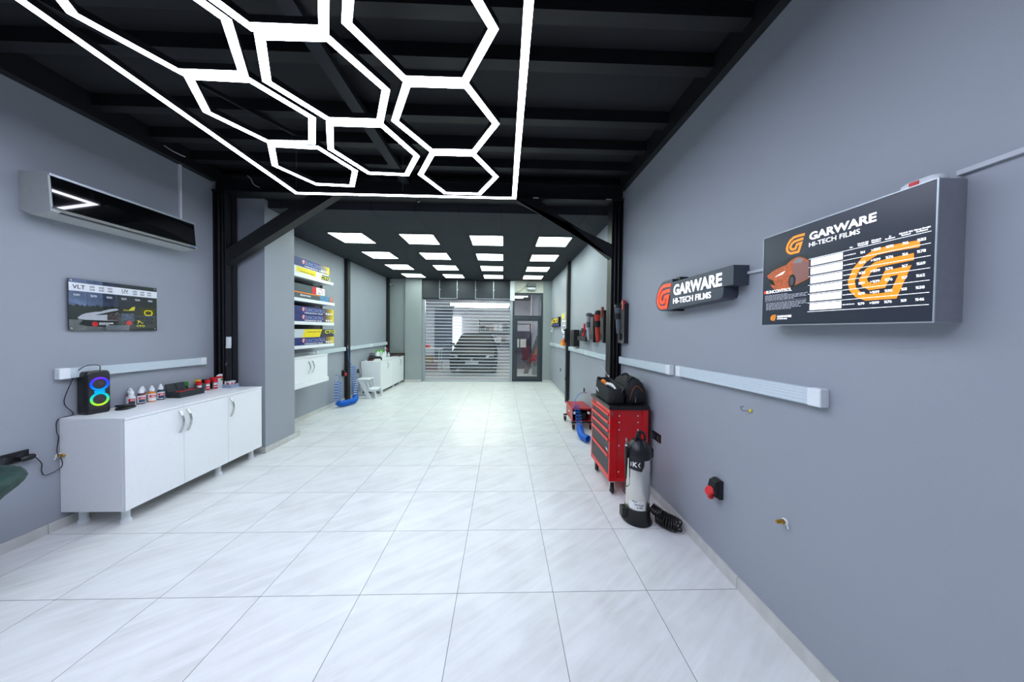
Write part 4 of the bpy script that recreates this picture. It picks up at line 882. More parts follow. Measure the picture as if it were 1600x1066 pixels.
obj('piping', MB().tube(curve_pts([(1.30, 3.045, 0.95), (1.33, 3.05, 1.05), (1.38, 3.06, 1.09), (1.44, 3.05, 1.03)], 6), 0.003, 6), mat('dull orange piping', (150, 70, 30), 0.6), t, smooth=True)
obj('buckle', MB().tube([(1.345, 3.045, 0.985), (1.355, 3.038, 0.965), (1.365, 3.045, 0.985), (1.355, 3.038, 0.965), (1.355, 3.036, 0.93)], 0.004, 6), M_chrome, t, smooth=True)
# open bag: a shell with its mouth pulled open
t = thing('tool_bag', 'open black tool bag with orange and white things inside on the tool chest', 'bag', (1.175, 3.29, 0.900))
rr = []
for z, s in ((0.0005, 0.92), (0.02, 1.0), (0.10, 1.02), (0.16, 0.98), (0.185, 0.94), (0.178, 0.86), (0.14, 0.84), (0.12, 0.4)):
    rr.append([V(1.175 + x * s, 3.29 + y * s, 0.90 + z * (1 + (0.16 * (y / 0.26) if z > 0.1 else 0)) + (0.006 * math.sin(i * 1.1 + z * 20) if z > 0.02 else 0)) for i, (x, y) in enumerate(rrect(0.17, 0.50, 0.06, 6))])
obj('body', loft(rr), M_bag, t, smooth=60)
obj('orange_contents', MB().tube(curve_pts([(1.165, 3.50, 1.055), (1.15, 3.42, 1.075), (1.16, 3.34, 1.05)], 5), [0.018] * 3 + [0.026] * 5 + [0.015] * 3, 8), M_orange, t, smooth=True)
obj('white_contents', MB().tube(curve_pts([(1.165, 3.33, 1.05), (1.15, 3.27, 1.075), (1.17, 3.20, 1.07), (1.18, 3.12, 1.045)], 5), [0.010, 0.014, 0.018, 0.02, 0.02, 0.016, 0.012, 0.016, 0.02, 0.02, 0.018, 0.016, 0.014, 0.012, 0.010, 0.008], 8), M_wht, t, smooth=True)
obj('white_script', MB().ribbon([(-3.47, 1.005), (-3.45, 0.975), (-3.42, 0.985), (-3.40, 0.965)], 0.009, Plane((1.0875, 0, 0), (0, -1, 0), (0, 0, 1)), -0.001, 0.001).ribbon([(-3.45, 1.0), (-3.43, 0.985)], 0.009, Plane((1.0875, 0, 0), (0, -1, 0), (0, 0, 1)), -0.001, 0.001), M_wht, t)
obj('carry_strap', MB().tube(curve_pts([(1.20, 3.06, 0.98), (1.21, 3.035, 1.03), (1.24, 3.04, 1.06), (1.27, 3.05, 1.0)], 5), 0.008, 8), M_black, t, smooth=True)

# ------------------------------------------------------------------ steel pressure sprayer
SX, SY = 1.192, 2.60
t = thing('pressure_sprayer', 'steel cylinder pressure sprayer with black base and handle on the floor', 'sprayer', (SX, SY, 0))
class Cyl:
    def __init__(s, r, a): s.r = r; s.a = a
    def p(s, u, v, d=0): a = s.a + u / s.r; return V(SX + (s.r + d) * math.cos(a), SY + (s.r + d) * math.sin(a), v)
obj('tank', MB().lathe([(0.098, 0.10), (0.098, 0.60), (0.088, 0.62)], (SX, SY, 0), 40), M_ss, t, smooth=40)
obj('base_ring', MB().lathe([(0.118, 0.0), (0.122, 0.006), (0.118, 0.02), (0.108, 0.05), (0.104, 0.125), (0.099, 0.13)], (SX, SY, 0), 36), M_black, t, smooth=35)
obj('foot_step', MB().box(SX - 0.145, SX - 0.085, SY - 0.03, SY + 0.04, 0.03, 0.12), M_black, t, bevel=0.008)
obj('collar', MB().lathe([(0.101, 0.555), (0.106, 0.56), (0.108, 0.59), (0.104, 0.625), (0.085, 0.665), (0.058, 0.70), (0.045, 0.705)], (SX, SY, 0), 32), M_black, t, smooth=35)
obj('side_lug', MB().box(SX + 0.085, SX + 0.122, SY - 0.03, SY + 0.03, 0.555, 0.635), M_black, t, bevel=0.006)
cy = Cyl(0.0990, math.atan2(-2.6, -1.192) + 0.05)
def cyl_patch(u0, u1, lo, hi, n=14, d=0.001):
    mb = MB(); vs = []
    for i in range(n + 1):
        f = i / n; u = u0 + (u1 - u0) * f; vs += [cy.p(u, lo(f), d), cy.p(u, hi(f), d)]
    return mb.add(vs, [(2 * i, 2 * i + 2, 2 * i + 3, 2 * i + 1) for i in range(n)])
obj('badge_plate', cyl_patch(-0.085, 0.045, lambda f: 0.475 - 0.012 * f + (0.05 * max(0, f - 0.86) / 0.14), lambda f: 0.56), M_black, t)
texts([('i', -0.068, 0.500, 0.050), ('K', -0.050, 0.500, 0.056)], M_wht, cy, 0.002, t, 'badge_lettering', bold=0.03)
obj('badge_chevron', MB().ribbon([(0.012, 0.540), (-0.002, 0.520), (0.012, 0.500)], 0.005, cy, 0.0015, 0.0025), M_wht, t)
obj('white_label', cyl_patch(-0.075, 0.038, lambda f: 0.142, lambda f: 0.205 + 0.008 * f), M_wht, t)
texts([('TINTING', -0.028, 0.172, 0.020), ('& PPF', -0.006, 0.150, 0.020)], mat('black label print', (20, 20, 22), 0.4, noise=0), cy, 0.0016, t, 'label_lettering', sx=0.9, bold=0.02)
obj('label_swoosh', MB().ribbon([(-0.05, 0.20), (-0.035, 0.208), (-0.03, 0.198), (-0.01, 0.206), (0.02, 0.199)], 0.004, cy, 0.0014, 0.0018), MATS['black label print'], t)
hb = MB().tube(curve_pts([(SX - 0.03, SY, 0.695), (SX - 0.012, SY, 0.74), (SX + 0.0, SY, 0.775), (SX + 0.03, SY, 0.770), (SX + 0.055, SY, 0.74), (SX + 0.06, SY, 0.70)], 5), 0.011, 8)
hb.tube([(SX, SY, 0.69), (SX + 0.005, SY, 0.765)], 0.016, 10)
obj('pump_handle', hb, M_black, t, smooth=50)
for a in (-2.6, -1.9, -1.2): 
    obj('vent_rib', MB().tube([(SX + 0.085 * math.cos(a), SY + 0.085 * math.sin(a), 0.655), (SX + 0.05 * math.cos(a), SY + 0.05 * math.sin(a), 0.708)], 0.006, 6), M_dark, t, smooth=True)
lx, ly = SX - 0.118, SY - 0.03
obj('lance', MB().tube([(lx, ly, 0.38), (lx, ly, 0.46), (lx, ly, 0.60), (lx, ly, 0.665)], [0.007, 0.010, 0.015, 0.012], 10), M_black, t, smooth=40)
obj('lance_tip', MB().tube([(lx, ly, 0.665), (lx, ly, 0.685), (lx, ly, 0.73)], [0.019, 0.007, 0.008], 10), M_chrome, t, smooth=40)
obj('lance_bracket', MB().box(lx, lx + 0.03, ly - 0.008, ly + 0.02, 0.60, 0.63), M_black, t)
obj('lance_hose', MB().tube(curve_pts([(lx, ly, 0.38), (lx, ly + 0.004, 0.32), (lx + 0.035, ly + 0.06, 0.27), (lx + 0.025, ly + 0.10, 0.22), (lx + 0.05, ly + 0.12, 0.18)], 6), 0.004, 6), M_cable, t, smooth=True)
hp = coil([(1.315, 2.60, 0.115), (1.36, 2.545, 0.085), (1.41, 2.505, 0.062), (1.45, 2.465, 0.056), (1.455, 2.435, 0.052), (1.41, 2.445, 0.05), (1.37, 2.475, 0.055), (1.335, 2.535, 0.05)], lambda f: 0.034 + 0.012 * math.sin(PI * f), 26, 12)
for q in hp: q.z = max(q.z, 0.008); q.x = min(q.x, XR - 0.022)
obj('coil_hose', MB().tube(hp, 0.0058, 6), M_cable, t, smooth=True)

# ------------------------------------------------------------------ creeper seat and blue hoses
t = thing('creeper_seat', 'low red mechanic seat on castors by the right wall', 'stool', (1.33, 5.25, 0))
sx0, sx1, sy0, sy1 = 1.17, 1.50, 5.03, 5.55
obj('tray_top', MB().box(sx0, sx1, sy0, sy1, 0.325, 0.352), mat('dull red enamel', (176, 26, 38), 0.35), t, bevel=0.006)
mb = MB(); mb.box(sx0 + 0.01, sx0 + 0.016, sy0 + 0.01, sy1 - 0.01, 0.13, 0.325); mb.box(sx1 - 0.016, sx1 - 0.01, sy0 + 0.01, sy1 - 0.01, 0.13, 0.325); mb.box(sx0 + 0.016, sx1 - 0.016, sy1 - 0.016, sy1 - 0.01, 0.13, 0.325); mb.box(sx0 + 0.016, sx1 - 0.016, sy0 + 0.01, sy1 - 0.016, 0.13, 0.136)
obj('body', mb, MATS['dull red enamel'], t, bevel=0.003)
obj('label_script', MB().ribbon([(-5.36, 0.25), (-5.30, 0.235), (-5.24, 0.25)], 0.02, Plane((sx0 + 0.0095, 0, 0), (0, -1, 0), (0, 0, 1)), 0, 0.001), M_wht, t)
for xx in (sx0 + 0.045, sx1 - 0.045): obj('roller', MB().lathe([(0.022, 0), (0.022, 0.04)], (xx, sy0 + 0.05, 0.27), 12, Matrix.Rotation(PI / 2, 4, 'X')), M_wplas, t, smooth=30)
obj('stored_cloth', MB().box(sx0 + 0.07, sx1 - 0.07, sy0 + 0.04, sy1 - 0.05, 0.137, 0.26), M_blackm, t, bevel=0.02)
obj('under_frame', MB().box(sx0 - 0.01, sx1 + 0.01, sy0 - 0.03, sy0 + 0.0, 0.112, 0.13).box(sx0 - 0.04, sx1 + 0.01, sy1 - 0.05, sy1 - 0.02, 0.112, 0.13), M_black, t)
for cx_, cy_ in ((sx0 + 0.025, sy0 - 0.015), (sx1 - 0.02, sy0 - 0.015), (sx0 - 0.015, sy1 - 0.035), (sx1 - 0.02, sy1 - 0.035)): caster(t, cx_, cy_, 0.043, 0.112, M_dark)
t = thing('air_hose', 'blue coiled air hose drooping over the red mechanic seat', 'hose', (1.2, 4.8, 0.0))
lead = curve_pts([(XR - 0.02, 5.40, 0.535), (1.44, 5.36, 0.55), (1.32, 5.24, 0.53), (1.25, 5.15, 0.45), (1.245, 5.08, 0.38)], 6)
obj('lead', MB().tube(lead, 0.005, 8), M_blue, t, smooth=True)
obj('connector', MB().tube([(XR - 0.008, 5.42, 0.535), (1.44, 5.36, 0.55)], 0.007, 8), M_orange, t, smooth=True)
pth = [(1.245, 5.06, 0.40), (1.25, 4.965, 0.335), (1.235, 4.83, 0.215), (1.225, 4.72, 0.14)]
obj('open_coil', MB().tube(coil(pth, 0.045, 7, 14), 0.0055, 7), M_blue, t, smooth=True)
tight = coil([(1.225, 4.72, 0.14), (1.215, 4.62, 0.085), (1.22, 4.52, 0.062), (1.27, 4.40, 0.06)], 0.050, 30, 10)
for q in tight: q.z = max(q.z, 0.008)
obj('tight_coil', MB().tube(tight, 0.0058, 7), M_blue, t, smooth=True)
t = thing('air_hose', 'blue coiled air hose hanging in a loop by the slim post on the left wall', 'hose', (-3.4, 6.7, 0.0))
obj('lead', MB().tube(curve_pts([(XL + 0.01, 6.60, 0.64), (-3.50, 6.55, 0.66), (-3.44, 6.52, 0.60), (-3.43, 6.46, 0.53)], 6), 0.005, 8), M_blue, t, smooth=True)
obj('open_coil', MB().tube(coil([(-3.43, 6.44, 0.54), (-3.43, 6.42, 0.35), (-3.42, 6.40, 0.14)], 0.066, 7, 16), 0.0058, 7), M_blue, t, smooth=True)
tight = coil([(-3.42, 6.40, 0.12), (-3.38, 6.44, 0.075), (-3.31, 6.58, 0.07), (-3.25, 6.76, 0.075), (-3.27, 6.86, 0.13)], 0.058, 44, 10)
for q in tight: q.z = max(q.z, 0.008)
obj('tight_coil', MB().tube(tight, 0.006, 7), M_blue, t, smooth=True)
obj('open_coil', MB().tube(coil([(-3.27, 6.86, 0.13), (-3.33, 6.95, 0.35), (-3.39, 7.02, 0.60), (-3.42, 7.02, 0.80)], 0.062, 14, 14), 0.0055, 7), M_blue, t, smooth=True)
obj('lead', MB().tube(curve_pts([(-3.42, 7.02, 0.80), (-3.47, 6.96, 0.95), (-3.48, 6.955, 1.05), (-3.485, 6.955, 1.2)], 6), 0.005, 8), M_blue, t, smooth=True)
obj('hanger', MB().tube([(-3.485, 6.955, 1.2), (-3.49, 6.96, 1.28)], 0.008, 6), M_chrome, t, smooth=True)

# step stool
t = thing('step_stool', 'white plastic two-step stool in front of the far cabinet', 'step stool', (-3.22, 7.43, 0))
for yy in (7.26, 7.585):
    pl = Plane((0, yy, 0), (1, 0, 0), (0, 0, 1)); mb = MB()
    mb.prism([(-3.40, 0.43), (-3.31, 0.43), (-3.08, 0.0), (-3.18, 0.0)], pl, -0.012, 0.012)
    mb.prism([(-3.52, 0.0), (-3.46, 0.0), (-3.40, 0.43), (-3.45, 0.43)], pl, -0.012, 0.012)
    mb.prism([(-3.18, 0.195), (-2.99, 0.20), (-2.965, 0.0), (-3.0, 0.0), (-3.03, 0.165), (-3.165, 0.165)], pl, -0.012, 0.012)
    mb.prism([(-3.52, 0.02), (-3.14, 0.02), (-3.14, 0.05), (-3.51, 0.05)], pl, -0.010, 0.010)
    mb.prism([(-3.22, 0.40), (-3.17, 0.40), (-3.13, 0.215), (-3.17, 0.215)], pl, -0.010, 0.010)
    obj('side_frame', mb, M_wplas, t, bevel=0.003)
obj('top_step', MB().box(-3.46, -3.17, 7.245, 7.60, 0.43, 0.455), M_wplas, t, bevel=0.008)
obj('lower_step', MB().box(-3.20, -2.975, 7.245, 7.60, 0.20, 0.222), M_wplas, t, bevel=0.008)

# polishers and bottles on the far cabinet
FT = 0.832
def polisher(loc, label, rz, m_body=M_black):
    t = thing('polishing_machine', label, 'polisher', loc, 'polishers on the far cabinet', rz)
    obj('body', MB().tube([(0, -0.12, 0.075), (0, -0.05, 0.08), (0, 0.05, 0.085), (0, 0.13, 0.08)], [0.026, 0.034, 0.036, 0.045], 12), m_body, t, world=False, smooth=50)
    obj('head', MB().lathe([(0.03, 0.035), (0.045, 0.05), (0.045, 0.10), (0.03, 0.115)], (0, 0.13, 0), 16), M_dark, t, world=False, smooth=40)
    obj('pad', MB().lathe([(0.07, 0.0005), (0.075, 0.010), (0.07, 0.032), (0.03, 0.036)], (0, 0.13, 0), 20), mat('maroon pad', (90, 30, 40), 0.8), t, world=False, smooth=40)
    obj('grip', MB().tube(curve_pts([(-0.05, 0.11, 0.09), (-0.05, 0.10, 0.15), (0, 0.10, 0.165), (0.05, 0.10, 0.15), (0.05, 0.11, 0.09)], 4), 0.010, 8), M_black, t, world=False, smooth=True)
    obj('rear_rest', MB().tube([(0, -0.12, 0.075), (0, -0.13, 0.001)], [0.02, 0.014], 8), m_body, t, world=False, smooth=40)
polisher((-3.27, 7.95, FT), 'black polisher on the near end of the far cabinet', 1.9)
polisher((-3.46, 8.12, FT), 'black polisher with maroon pad behind the nearer one, by the wall', 0.3)
def bigbottle(loc, label, body, cap, h=0.24, r=0.034, trig=True):
    t = thing('spray_bottle', label, 'bottle', loc, 'bottles on the far cabinet', 0.0)
    obj('body', MB().lathe([(r * 0.9, 0.0005), (r, 0.006), (r, h * 0.55), (r * 0.75, h * 0.68), (0.013, h * 0.74), (0.013, h * 0.78)], (0, 0, 0), 16), body, t, world=False, smooth=40)
    if trig:
        obj('trigger_head', MB().box(-0.012, 0.012, -0.035, 0.02, h * 0.78, h * 0.93).box(-0.006, 0.006, -0.04, -0.03, h * 0.62, h * 0.85), cap, t, world=False, bevel=0.003)
        obj('label', MB().lathe([(r + 0.0005, h * 0.12), (r + 0.0005, h * 0.42)], (0, 0, 0), 16), M_wht, t, world=False, smooth=40)
    else: obj('cap', MB().lathe([(r * 0.6, h * 0.76), (r * 0.62, h * 0.92), (r * 0.5, h * 0.95)], (0, 0, 0), 14), cap, t, world=False, smooth=30)
for i, (x, y, b, c_, h, tr, lab) in enumerate([
    (-3.42, 8.36, M_wplas, M_lime, 0.25, 1, 'white spray bottle with green trigger nearest the polishers'),
    (-3.275, 8.42, M_wplas, M_lime, 0.22, 1, 'shorter white spray bottle with green trigger at the front edge'),
    (-3.44, 8.50, M_wplas, M_lime, 0.27, 1, 'tall white spray bottle with green trigger against the wall'),
    (-3.34, 8.58, M_wplas, M_lime, 0.25, 1, 'white spray bottle with green trigger in the middle of the group'),
    (-3.44, 8.68, M_wplas, M_lime, 0.27, 1, 'last green-topped spray bottle along the wall'),
    (-3.36, 8.80, M_wplas, M_gplas, 0.25, 1, 'white bottle with grey top just past the green-topped ones'),
    (-3.45, 8.93, M_black, M_black, 0.23, 0, 'black bottle between the white and the brown bottles'),
    (-3.33, 8.97, M_wplas, M_wplas, 0.14, 0, 'squat white tub with a lid near the dark board'),
    (-3.47, 9.10, mat('brown bottle', (90, 50, 44), 0.4), M_wplas, 0.26, 0, 'brown bottle with white cap at the end of the row'),
    (-3.47, 9.24, M_black, M_redl, 0.22, 0, 'black bottle with a red cap, farthest in the row')]):
    bigbottle((x, y, FT if y < 9.05 else 0.863), lab, b, c_, h, 0.036, tr)
tag(obj('extension_lead', MB().tube(curve_pts([(XL + 0.015, 7.62, 0.60), (-3.54, 7.66, 0.52), (-3.53, 7.64, 0.40), (-3.55, 7.69, 0.34), (-3.53, 7.71, 0.50), (-3.55, 7.70, 0.78), (-3.53, 7.735, 0.85), (-3.50, 7.80, 0.84)], 6), 0.005, 6), M_cable, base=(-3.55, 7.66, 0.35), smooth=True), 'black power cord from the left wall socket up to the far cabinet', 'cord')
t = thing('security_camera', 'small white security camera high in the far left corner', 'camera', (-3.5, 9.52, 3.0))
obj('arm', MB().tube([(-3.49, 9.54, 3.06), (-3.46, 9.50, 3.04)], 0.014, 8), M_wplas, t, smooth=True)
obj('body', MB().tube([(-3.48, 9.51, 3.03), (-3.38, 9.42, 2.985)], 0.032, 12), M_wplas, t, smooth=40)
obj('lens', MB().tube([(-3.38, 9.42, 2.985), (-3.372, 9.412, 2.981)], 0.024, 12), M_black, t, smooth=40)

# ------------------------------------------------------------------ tool holders along the right wall
M_hold = mat('grey brown board', (110, 108, 108), 0.5)
def holder(y0, y1, x0, z0, z1, label, grp='tool holders on the right wall'):
    t = thing('tool_holder', label, 'tool holder', (XR, (y0 + y1) / 2, z0), grp)
    obj('face_board', MB().box(x0, x0 + 0.012, y0 + 0.012, y1, z0, z1 - 0.04), M_hold, t)
    obj('side_board', MB().box(x0 - 0.002, XR, y0, y0 + 0.012, z0, z1), M_black, t, bevel=0.003)
    obj('side_board', MB().box(x0 - 0.002, XR, y1, y1 + 0.012, z0, z1), M_black, t, bevel=0.003)
    obj('slot', MB().box(x0 - 0.001, x0, (y0 + y1) / 2 - 0.05, (y0 + y1) / 2 + 0.05, z0 + 0.04, z0 + 0.12), M_black, t)
    return t
holder(3.66, 3.86, 1.478, 1.50, 1.985, 'dark holder in front of the black column carrying a grey polisher')
holder(4.30, 4.52, 1.436, 1.48, 1.95, 'dark holder just behind the black column carrying a red polisher')
holder(4.80, 5.0, 1.44, 1.468, 1.92, 'dark holder carrying a silver grey polisher, farthest of the three')
def handtool(name, label, x, y, z0, z1, m, m2, pad=None, r=0.03):
    t = thing(name, label, 'power tool', (x, y, z0), 'power tools hung on the right wall'); h = z1 - z0
    obj('body', MB().tube([(x, y, z0), (x, y, z0 + 0.25 * h), (x - 0.01, y, z0 + 0.55 * h), (x - 0.015, y, z1 - 0.05)], [r * 0.6, r * 0.95, r * 0.85, r * 1.15], 14), m, t, smooth=50)
    obj('grip_sleeve', MB().tube([(x - 0.008, y, z0 + 0.48 * h), (x - 0.012, y, z0 + 0.68 * h)], [r * 1.05, r * 1.12], 14), m2, t, smooth=50)
    obj('head', MB().lathe([(r * 0.6, -0.05), (r * 1.1, -0.03), (r * 1.15, 0.02), (r * 0.8, 0.05)], (x + 0.0, y, z1 - 0.03), 14, Matrix.Rotation(PI / 2, 4, 'Y')), m2, t, smooth=50)
    if pad:
        obj('pad', MB().lathe([(r * 2.0, 0.0), (r * 2.2, 0.014), (r * 1.9, 0.035)], (x + 0.045, y - 0.0, z1 - 0.02), 20, Matrix.Rotation(PI / 2, 4, 'Y') @ Matrix.Rotation(0.3, 4, 'X')), pad, t, smooth=40)
        obj('pad_face', MB().lathe([(r * 2.05, 0), (r * 1.9, 0.012)], (x + 0.036, y, z1 - 0.02), 20, Matrix.Rotation(PI / 2, 4, 'Y') @ Matrix.Rotation(0.3, 4, 'X')), mat('cream foam', (230, 200, 150), 0.8), t, smooth=40)
M_gt = mat('steel grey plastic', (84, 92, 104), 0.4)
handtool('angle_polisher', 'grey and black polisher with a magenta pad on the nearest holder', 1.435, 3.74, 1.62, 1.99, M_gt, M_black, mat('magenta pad', (190, 30, 70), 0.7), 0.032)
handtool('angle_polisher', 'red and black polisher hanging on the holder behind the column', 1.392, 4.41, 1.49, 1.94, mat('brick red plastic', (186, 54, 40), 0.4), M_black, mat('dark red pad', (140, 50, 50), 0.7), 0.040)
handtool('angle_polisher', 'slim silver grey polisher on the farthest holder', 1.396, 4.90, 1.49, 1.94, M_silver, M_gt, None, 0.032)
t = thing('tool_caddy', 'small black wall caddy of hand tools past the holders', 'tool caddy', (1.48, 5.5, 1.47))
obj('rack', MB().box(1.42, XR, 5.20, 5.75, 1.47, 1.49).box(1.42, 1.43, 5.20, 5.75, 1.49, 1.55).box(1.52, XR, 5.20, 5.75, 1.49, 1.60), M_black, t)
for i, (y, z1_, m) in enumerate(((5.70, 1.66, M_black), (5.60, 1.70, M_dark), (5.50, 1.62, M_redl), (5.42, 1.68, M_black), (5.28, 1.66, M_gt))):
    obj('stored_grip', MB().tube([(1.475, y, 1.492), (1.475, y, 1.55), (1.475, y, z1_)], [0.03, 0.034, 0.02], 10), m, t, smooth=50)
t2 = thing('screwdriver', 'red handled screwdriver standing in the wall caddy', 'screwdriver', (1.445, 5.35, 1.49))
obj('handle', MB().tube([(1.445, 5.35, 1.64), (1.445, 5.35, 1.70), (1.445, 5.35, 1.78)], [0.014, 0.019, 0.017], 10), M_redl, t2, smooth=50)
obj('shaft', MB().tube([(1.445, 5.35, 1.50), (1.445, 5.35, 1.64)], 0.008, 8), M_redl, t2, smooth=True)
tag(obj('wall_box', MB().box(1.416, XR, 6.03, 6.30, 1.335, 1.672), M_black, base=(XR, 6.16, 1.335), bevel=0.004), 'plain black square box on the right wall past the tool caddy', 'box')
t = thing('hand_tool_rack', 'dark cluster of small tools hung on the slim post', 'tool rack', (1.43, 6.83, 1.4))
obj('rack', MB().box(1.40, 1.45, 6.78, 6.858, 1.38, 1.70), M_black, t)
for i in range(4): obj('stored_tool', MB().tube([(1.40, 6.80, 1.44 + 0.07 * i), (1.36, 6.78, 1.46 + 0.07 * i)], [0.012, 0.018], 8), (M_redl, M_wplas, M_chrome, M_dark)[i], t, smooth=40)
t = thing('orange_caddy', 'bright orange holder on the right wall over the light bar, past the slim post', 'holder', (1.45, 7.15, 1.24))
obj('body', MB().box(1.40, XR, 7.02, 7.28, 1.30, 1.44), M_orange, t, bevel=0.01)
obj('lip', MB().box(1.39, 1.40, 7.04, 7.26, 1.30, 1.38), mat('yellow orange', (248, 160, 40), 0.5), t)
plw = Plane((1.522, 0, 0), (0, -1, 0), (0, 0, 1))
t = thing('wall_notice', 'white printed notice with a yellow sticker on the far right wall', 'poster', (XR, 7.45, 1.57))
obj('sheet', MB().prism([(-7.85, 1.62), (-7.12, 1.57), (-7.12, 1.90), (-7.85, 1.92)], plw, -0.008, 0.0), M_wht, t)
obj('upper_sheet', MB().prism([(-7.85, 1.93), (-7.12, 1.91), (-7.12, 2.10), (-7.85, 2.10)], plw, -0.008, 0.0), M_gplas, t)
obj('yellow_sticker', MB().rect(-7.82, -7.52, 1.95, 2.08, plw, 0.001), M_yellow, t)
texts([('OTO', -7.78, 1.80, 0.10), ('FILM', -7.78, 1.70, 0.10)], mat('violet print', (60, 50, 110), 0.5, noise=0), plw, 0.001, t, 'notice_lettering', sx=2.0, bold=0.02)
t = thing('lit_wall_sign', 'black boxed sign with yellow letters on the far right wall', 'sign', (1.48, 8.6, 1.76))
obj('case', MB().box(1.47, XR, 8.0, 9.2, 1.76, 2.02), M_black, t, bevel=0.004)
pls = Plane((1.4695, 0, 0), (0, -1, 0), (0, 0, 1))
text('CTO', 0.17, mat('lit yellow', (236, 206, 20), 0.4, noise=0, emit=0.4), pls, -8.92, 1.87, 0.001, t, 'yellow_lettering', sx=2.2, bold=0.03)
text('WINDOW FILMS', 0.06, mat('blue letters', (70, 90, 190), 0.4, noise=0, emit=0.2), pls, -8.92, 1.79, 0.001, t, 'blue_lettering', sx=2.2, bold=0.02)
obj('yellow_figure', MB().ribbon([(-9.15, 1.80), (-9.10, 1.94), (-9.04, 1.86), (-8.98, 1.98)], 0.05, pls, 0.0005, 0.001), MATS['lit yellow'], t)
t = thing('thermostat', 'small white thermostat with cable near the door', 'thermostat', (XR, 9.42, 1.66))
obj('body', MB().box(1.50, XR, 9.32, 9.48, 1.60, 1.78), M_wplas, t, bevel=0.004)
obj('screen', MB().box(1.499, 1.5, 9.35, 9.45, 1.67, 1.74), M_dark, t)
tag(obj('cable_tie', MB().tube([(1.372, 3.86, 1.05), (1.35, 3.95, 1.12), (1.32, 4.02, 1.20)], 0.0018, 6).tube(curve_pts([(1.372, 3.865, 1.08), (1.362, 3.85, 1.05), (1.372, 3.845, 1.03), (1.366, 3.85, 1.07)], 4), 0.006, 6), M_wplas, base=(1.37, 3.87, 1.05), smooth=True), 'white cable tie sticking out of the right black column', 'cable tie')
# little marks under the cross beam
for x, lab in ((-2.42, 'white tag on the cross beam near its left end'), (-2.0, 'white tag on the cross beam, second from the left'), (0.03, 'white tag on the cross beam at the right corner of the hexagon light'), (0.40, 'white tag on the cross beam right of the hexagon light'), (1.33, 'white tag on the cross beam beside the right column')):
    tag(obj('beam_tag', MB().box(x - 0.035, x + 0.035, 3.857, 3.861, 3.316, 3.330), M_gplas, base=(x, 3.86, 3.32)), lab, 'tag', 'tags on the cross beam')
tag(obj('ring_hook', MB().tube([(-1.07, 3.86, 3.315), (-1.07, 3.86, 3.29)], 0.003, 6).tube([(-1.07 + 0.02 * math.cos(a), 3.86, 3.265 + 0.028 * math.sin(a)) for a in [2 * PI * i / 16 for i in range(16)]], 0.005, 6, closed=True), M_chrome, base=(-1.07, 3.86, 3.27), smooth=True), 'metal ring hook hanging from the middle of the cross beam', 'hook')
tag(obj('loose_cable', MB().tube(curve_pts([(-3.13, 3.84, 3.50), (-3.09, 3.84, 3.46), (-3.06, 3.84, 3.40), (-2.99, 3.84, 3.36)], 5), 0.006, 6), M_gplas, base=(-3.1, 3.84, 3.5), smooth=True), 'loose pale cable end hanging by the left end of the cross beam', 'cable')
tag(obj('loose_cable', MB().tube(curve_pts([(-3.48, 3.25, 3.50), (-3.44, 3.30, 3.47), (-3.40, 3.38, 3.46)], 5), 0.005, 6), M_gplas, base=(-3.45, 3.3, 3.5), smooth=True), 'loose pale cable end above the conduit at the left wall', 'cable')

# ------------------------------------------------------------------ back wall: fascia boxes, shutter, door
fx = [-2.53, -2.005, -1.455, -0.88, -0.315, 0.215]
names = ['far left', 'second from left', 'middle', 'second from right', 'far right']
for i in range(5):
    t = thing('fascia_panel', 'dark square panel above the shutter, %s of five' % names[i], 'panel', ((fx[i] + fx[i + 1]) / 2, 9.63, 2.62), 'dark panels above the shutter')
    obj('board', MB().box(fx[i] + 0.004, fx[i + 1] - 0.004, 9.61, 9.655, 2.63, 3.20), M_dark if False else mat('dark panel', (40, 44, 52), 0.5), t)
    if i > 0: obj('edge_strip', MB().box(fx[i] + 0.002, fx[i] + 0.020, 9.60, 9.612, 2.63, 3.19), M_alu, t); obj('latch', MB().box(fx[i] + 0.002, fx[i] + 0.045, 9.598, 9.604, 2.895, 2.92), M_alu, t)
    if i in (1, 3, 4): obj('lower_strip', MB().box(fx[i] + 0.004, fx[i + 1] - 0.004, 9.60, 9.612, 2.62, 2.636), M_alu, t)
tag(obj('white_casing', MB().box(0.22, 0.36, 9.58, 9.66, 2.58, 3.20), M_wplas, base=(0.29, 9.62, 2.58)), 'white upright casing between the dark panels and the door head', 'casing')
struct('trim_40', MB().box(-2.53, 0.30, 9.655, 9.74, 2.60, 2.84), M_anth)
def clear_mat(name, fac, rgb=(255, 255, 255), rough=0.04):
    m = bpy.data.materials.new(name); m.use_nodes = True; nt = m.node_tree; nt.nodes.clear()
    tr = nt.nodes.new('ShaderNodeBsdfTransparent'); g = nt.nodes.new('ShaderNodeBsdfGlossy'); mx = nt.nodes.new('ShaderNodeMixShader'); o = nt.nodes.new('ShaderNodeOutputMaterial')
    g.inputs['Roughness'].default_value = rough; g.inputs['Color'].default_value = (*lin(rgb), 1); mx.inputs[0].default_value = fac
    nt.links.new(tr.outputs[0], mx.inputs[1]); nt.links.new(g.outputs[0], mx.inputs[2]); nt.links.new(mx.outputs[0], o.inputs[0]); return m
M_clr = clear_mat('clear polycarbonate', 0.045, rough=0.12); M_pane = clear_mat('window glass', 0.08, rough=0.02)
t = thing('roller_shutter', 'see-through roller shutter of clear panels and grey bars in the back wall', 'shutter', (-1.12, 9.70, 0))
mb = MB(); k_ = 0
z = 0.03
while z < 2.60:
    mb.box(-2.45, 0.235, 9.690, 9.712, z, z + 0.021); z += 0.1026
obj('bars', mb, mat('frosted grey bars', (196, 206, 214), 0.35), t)
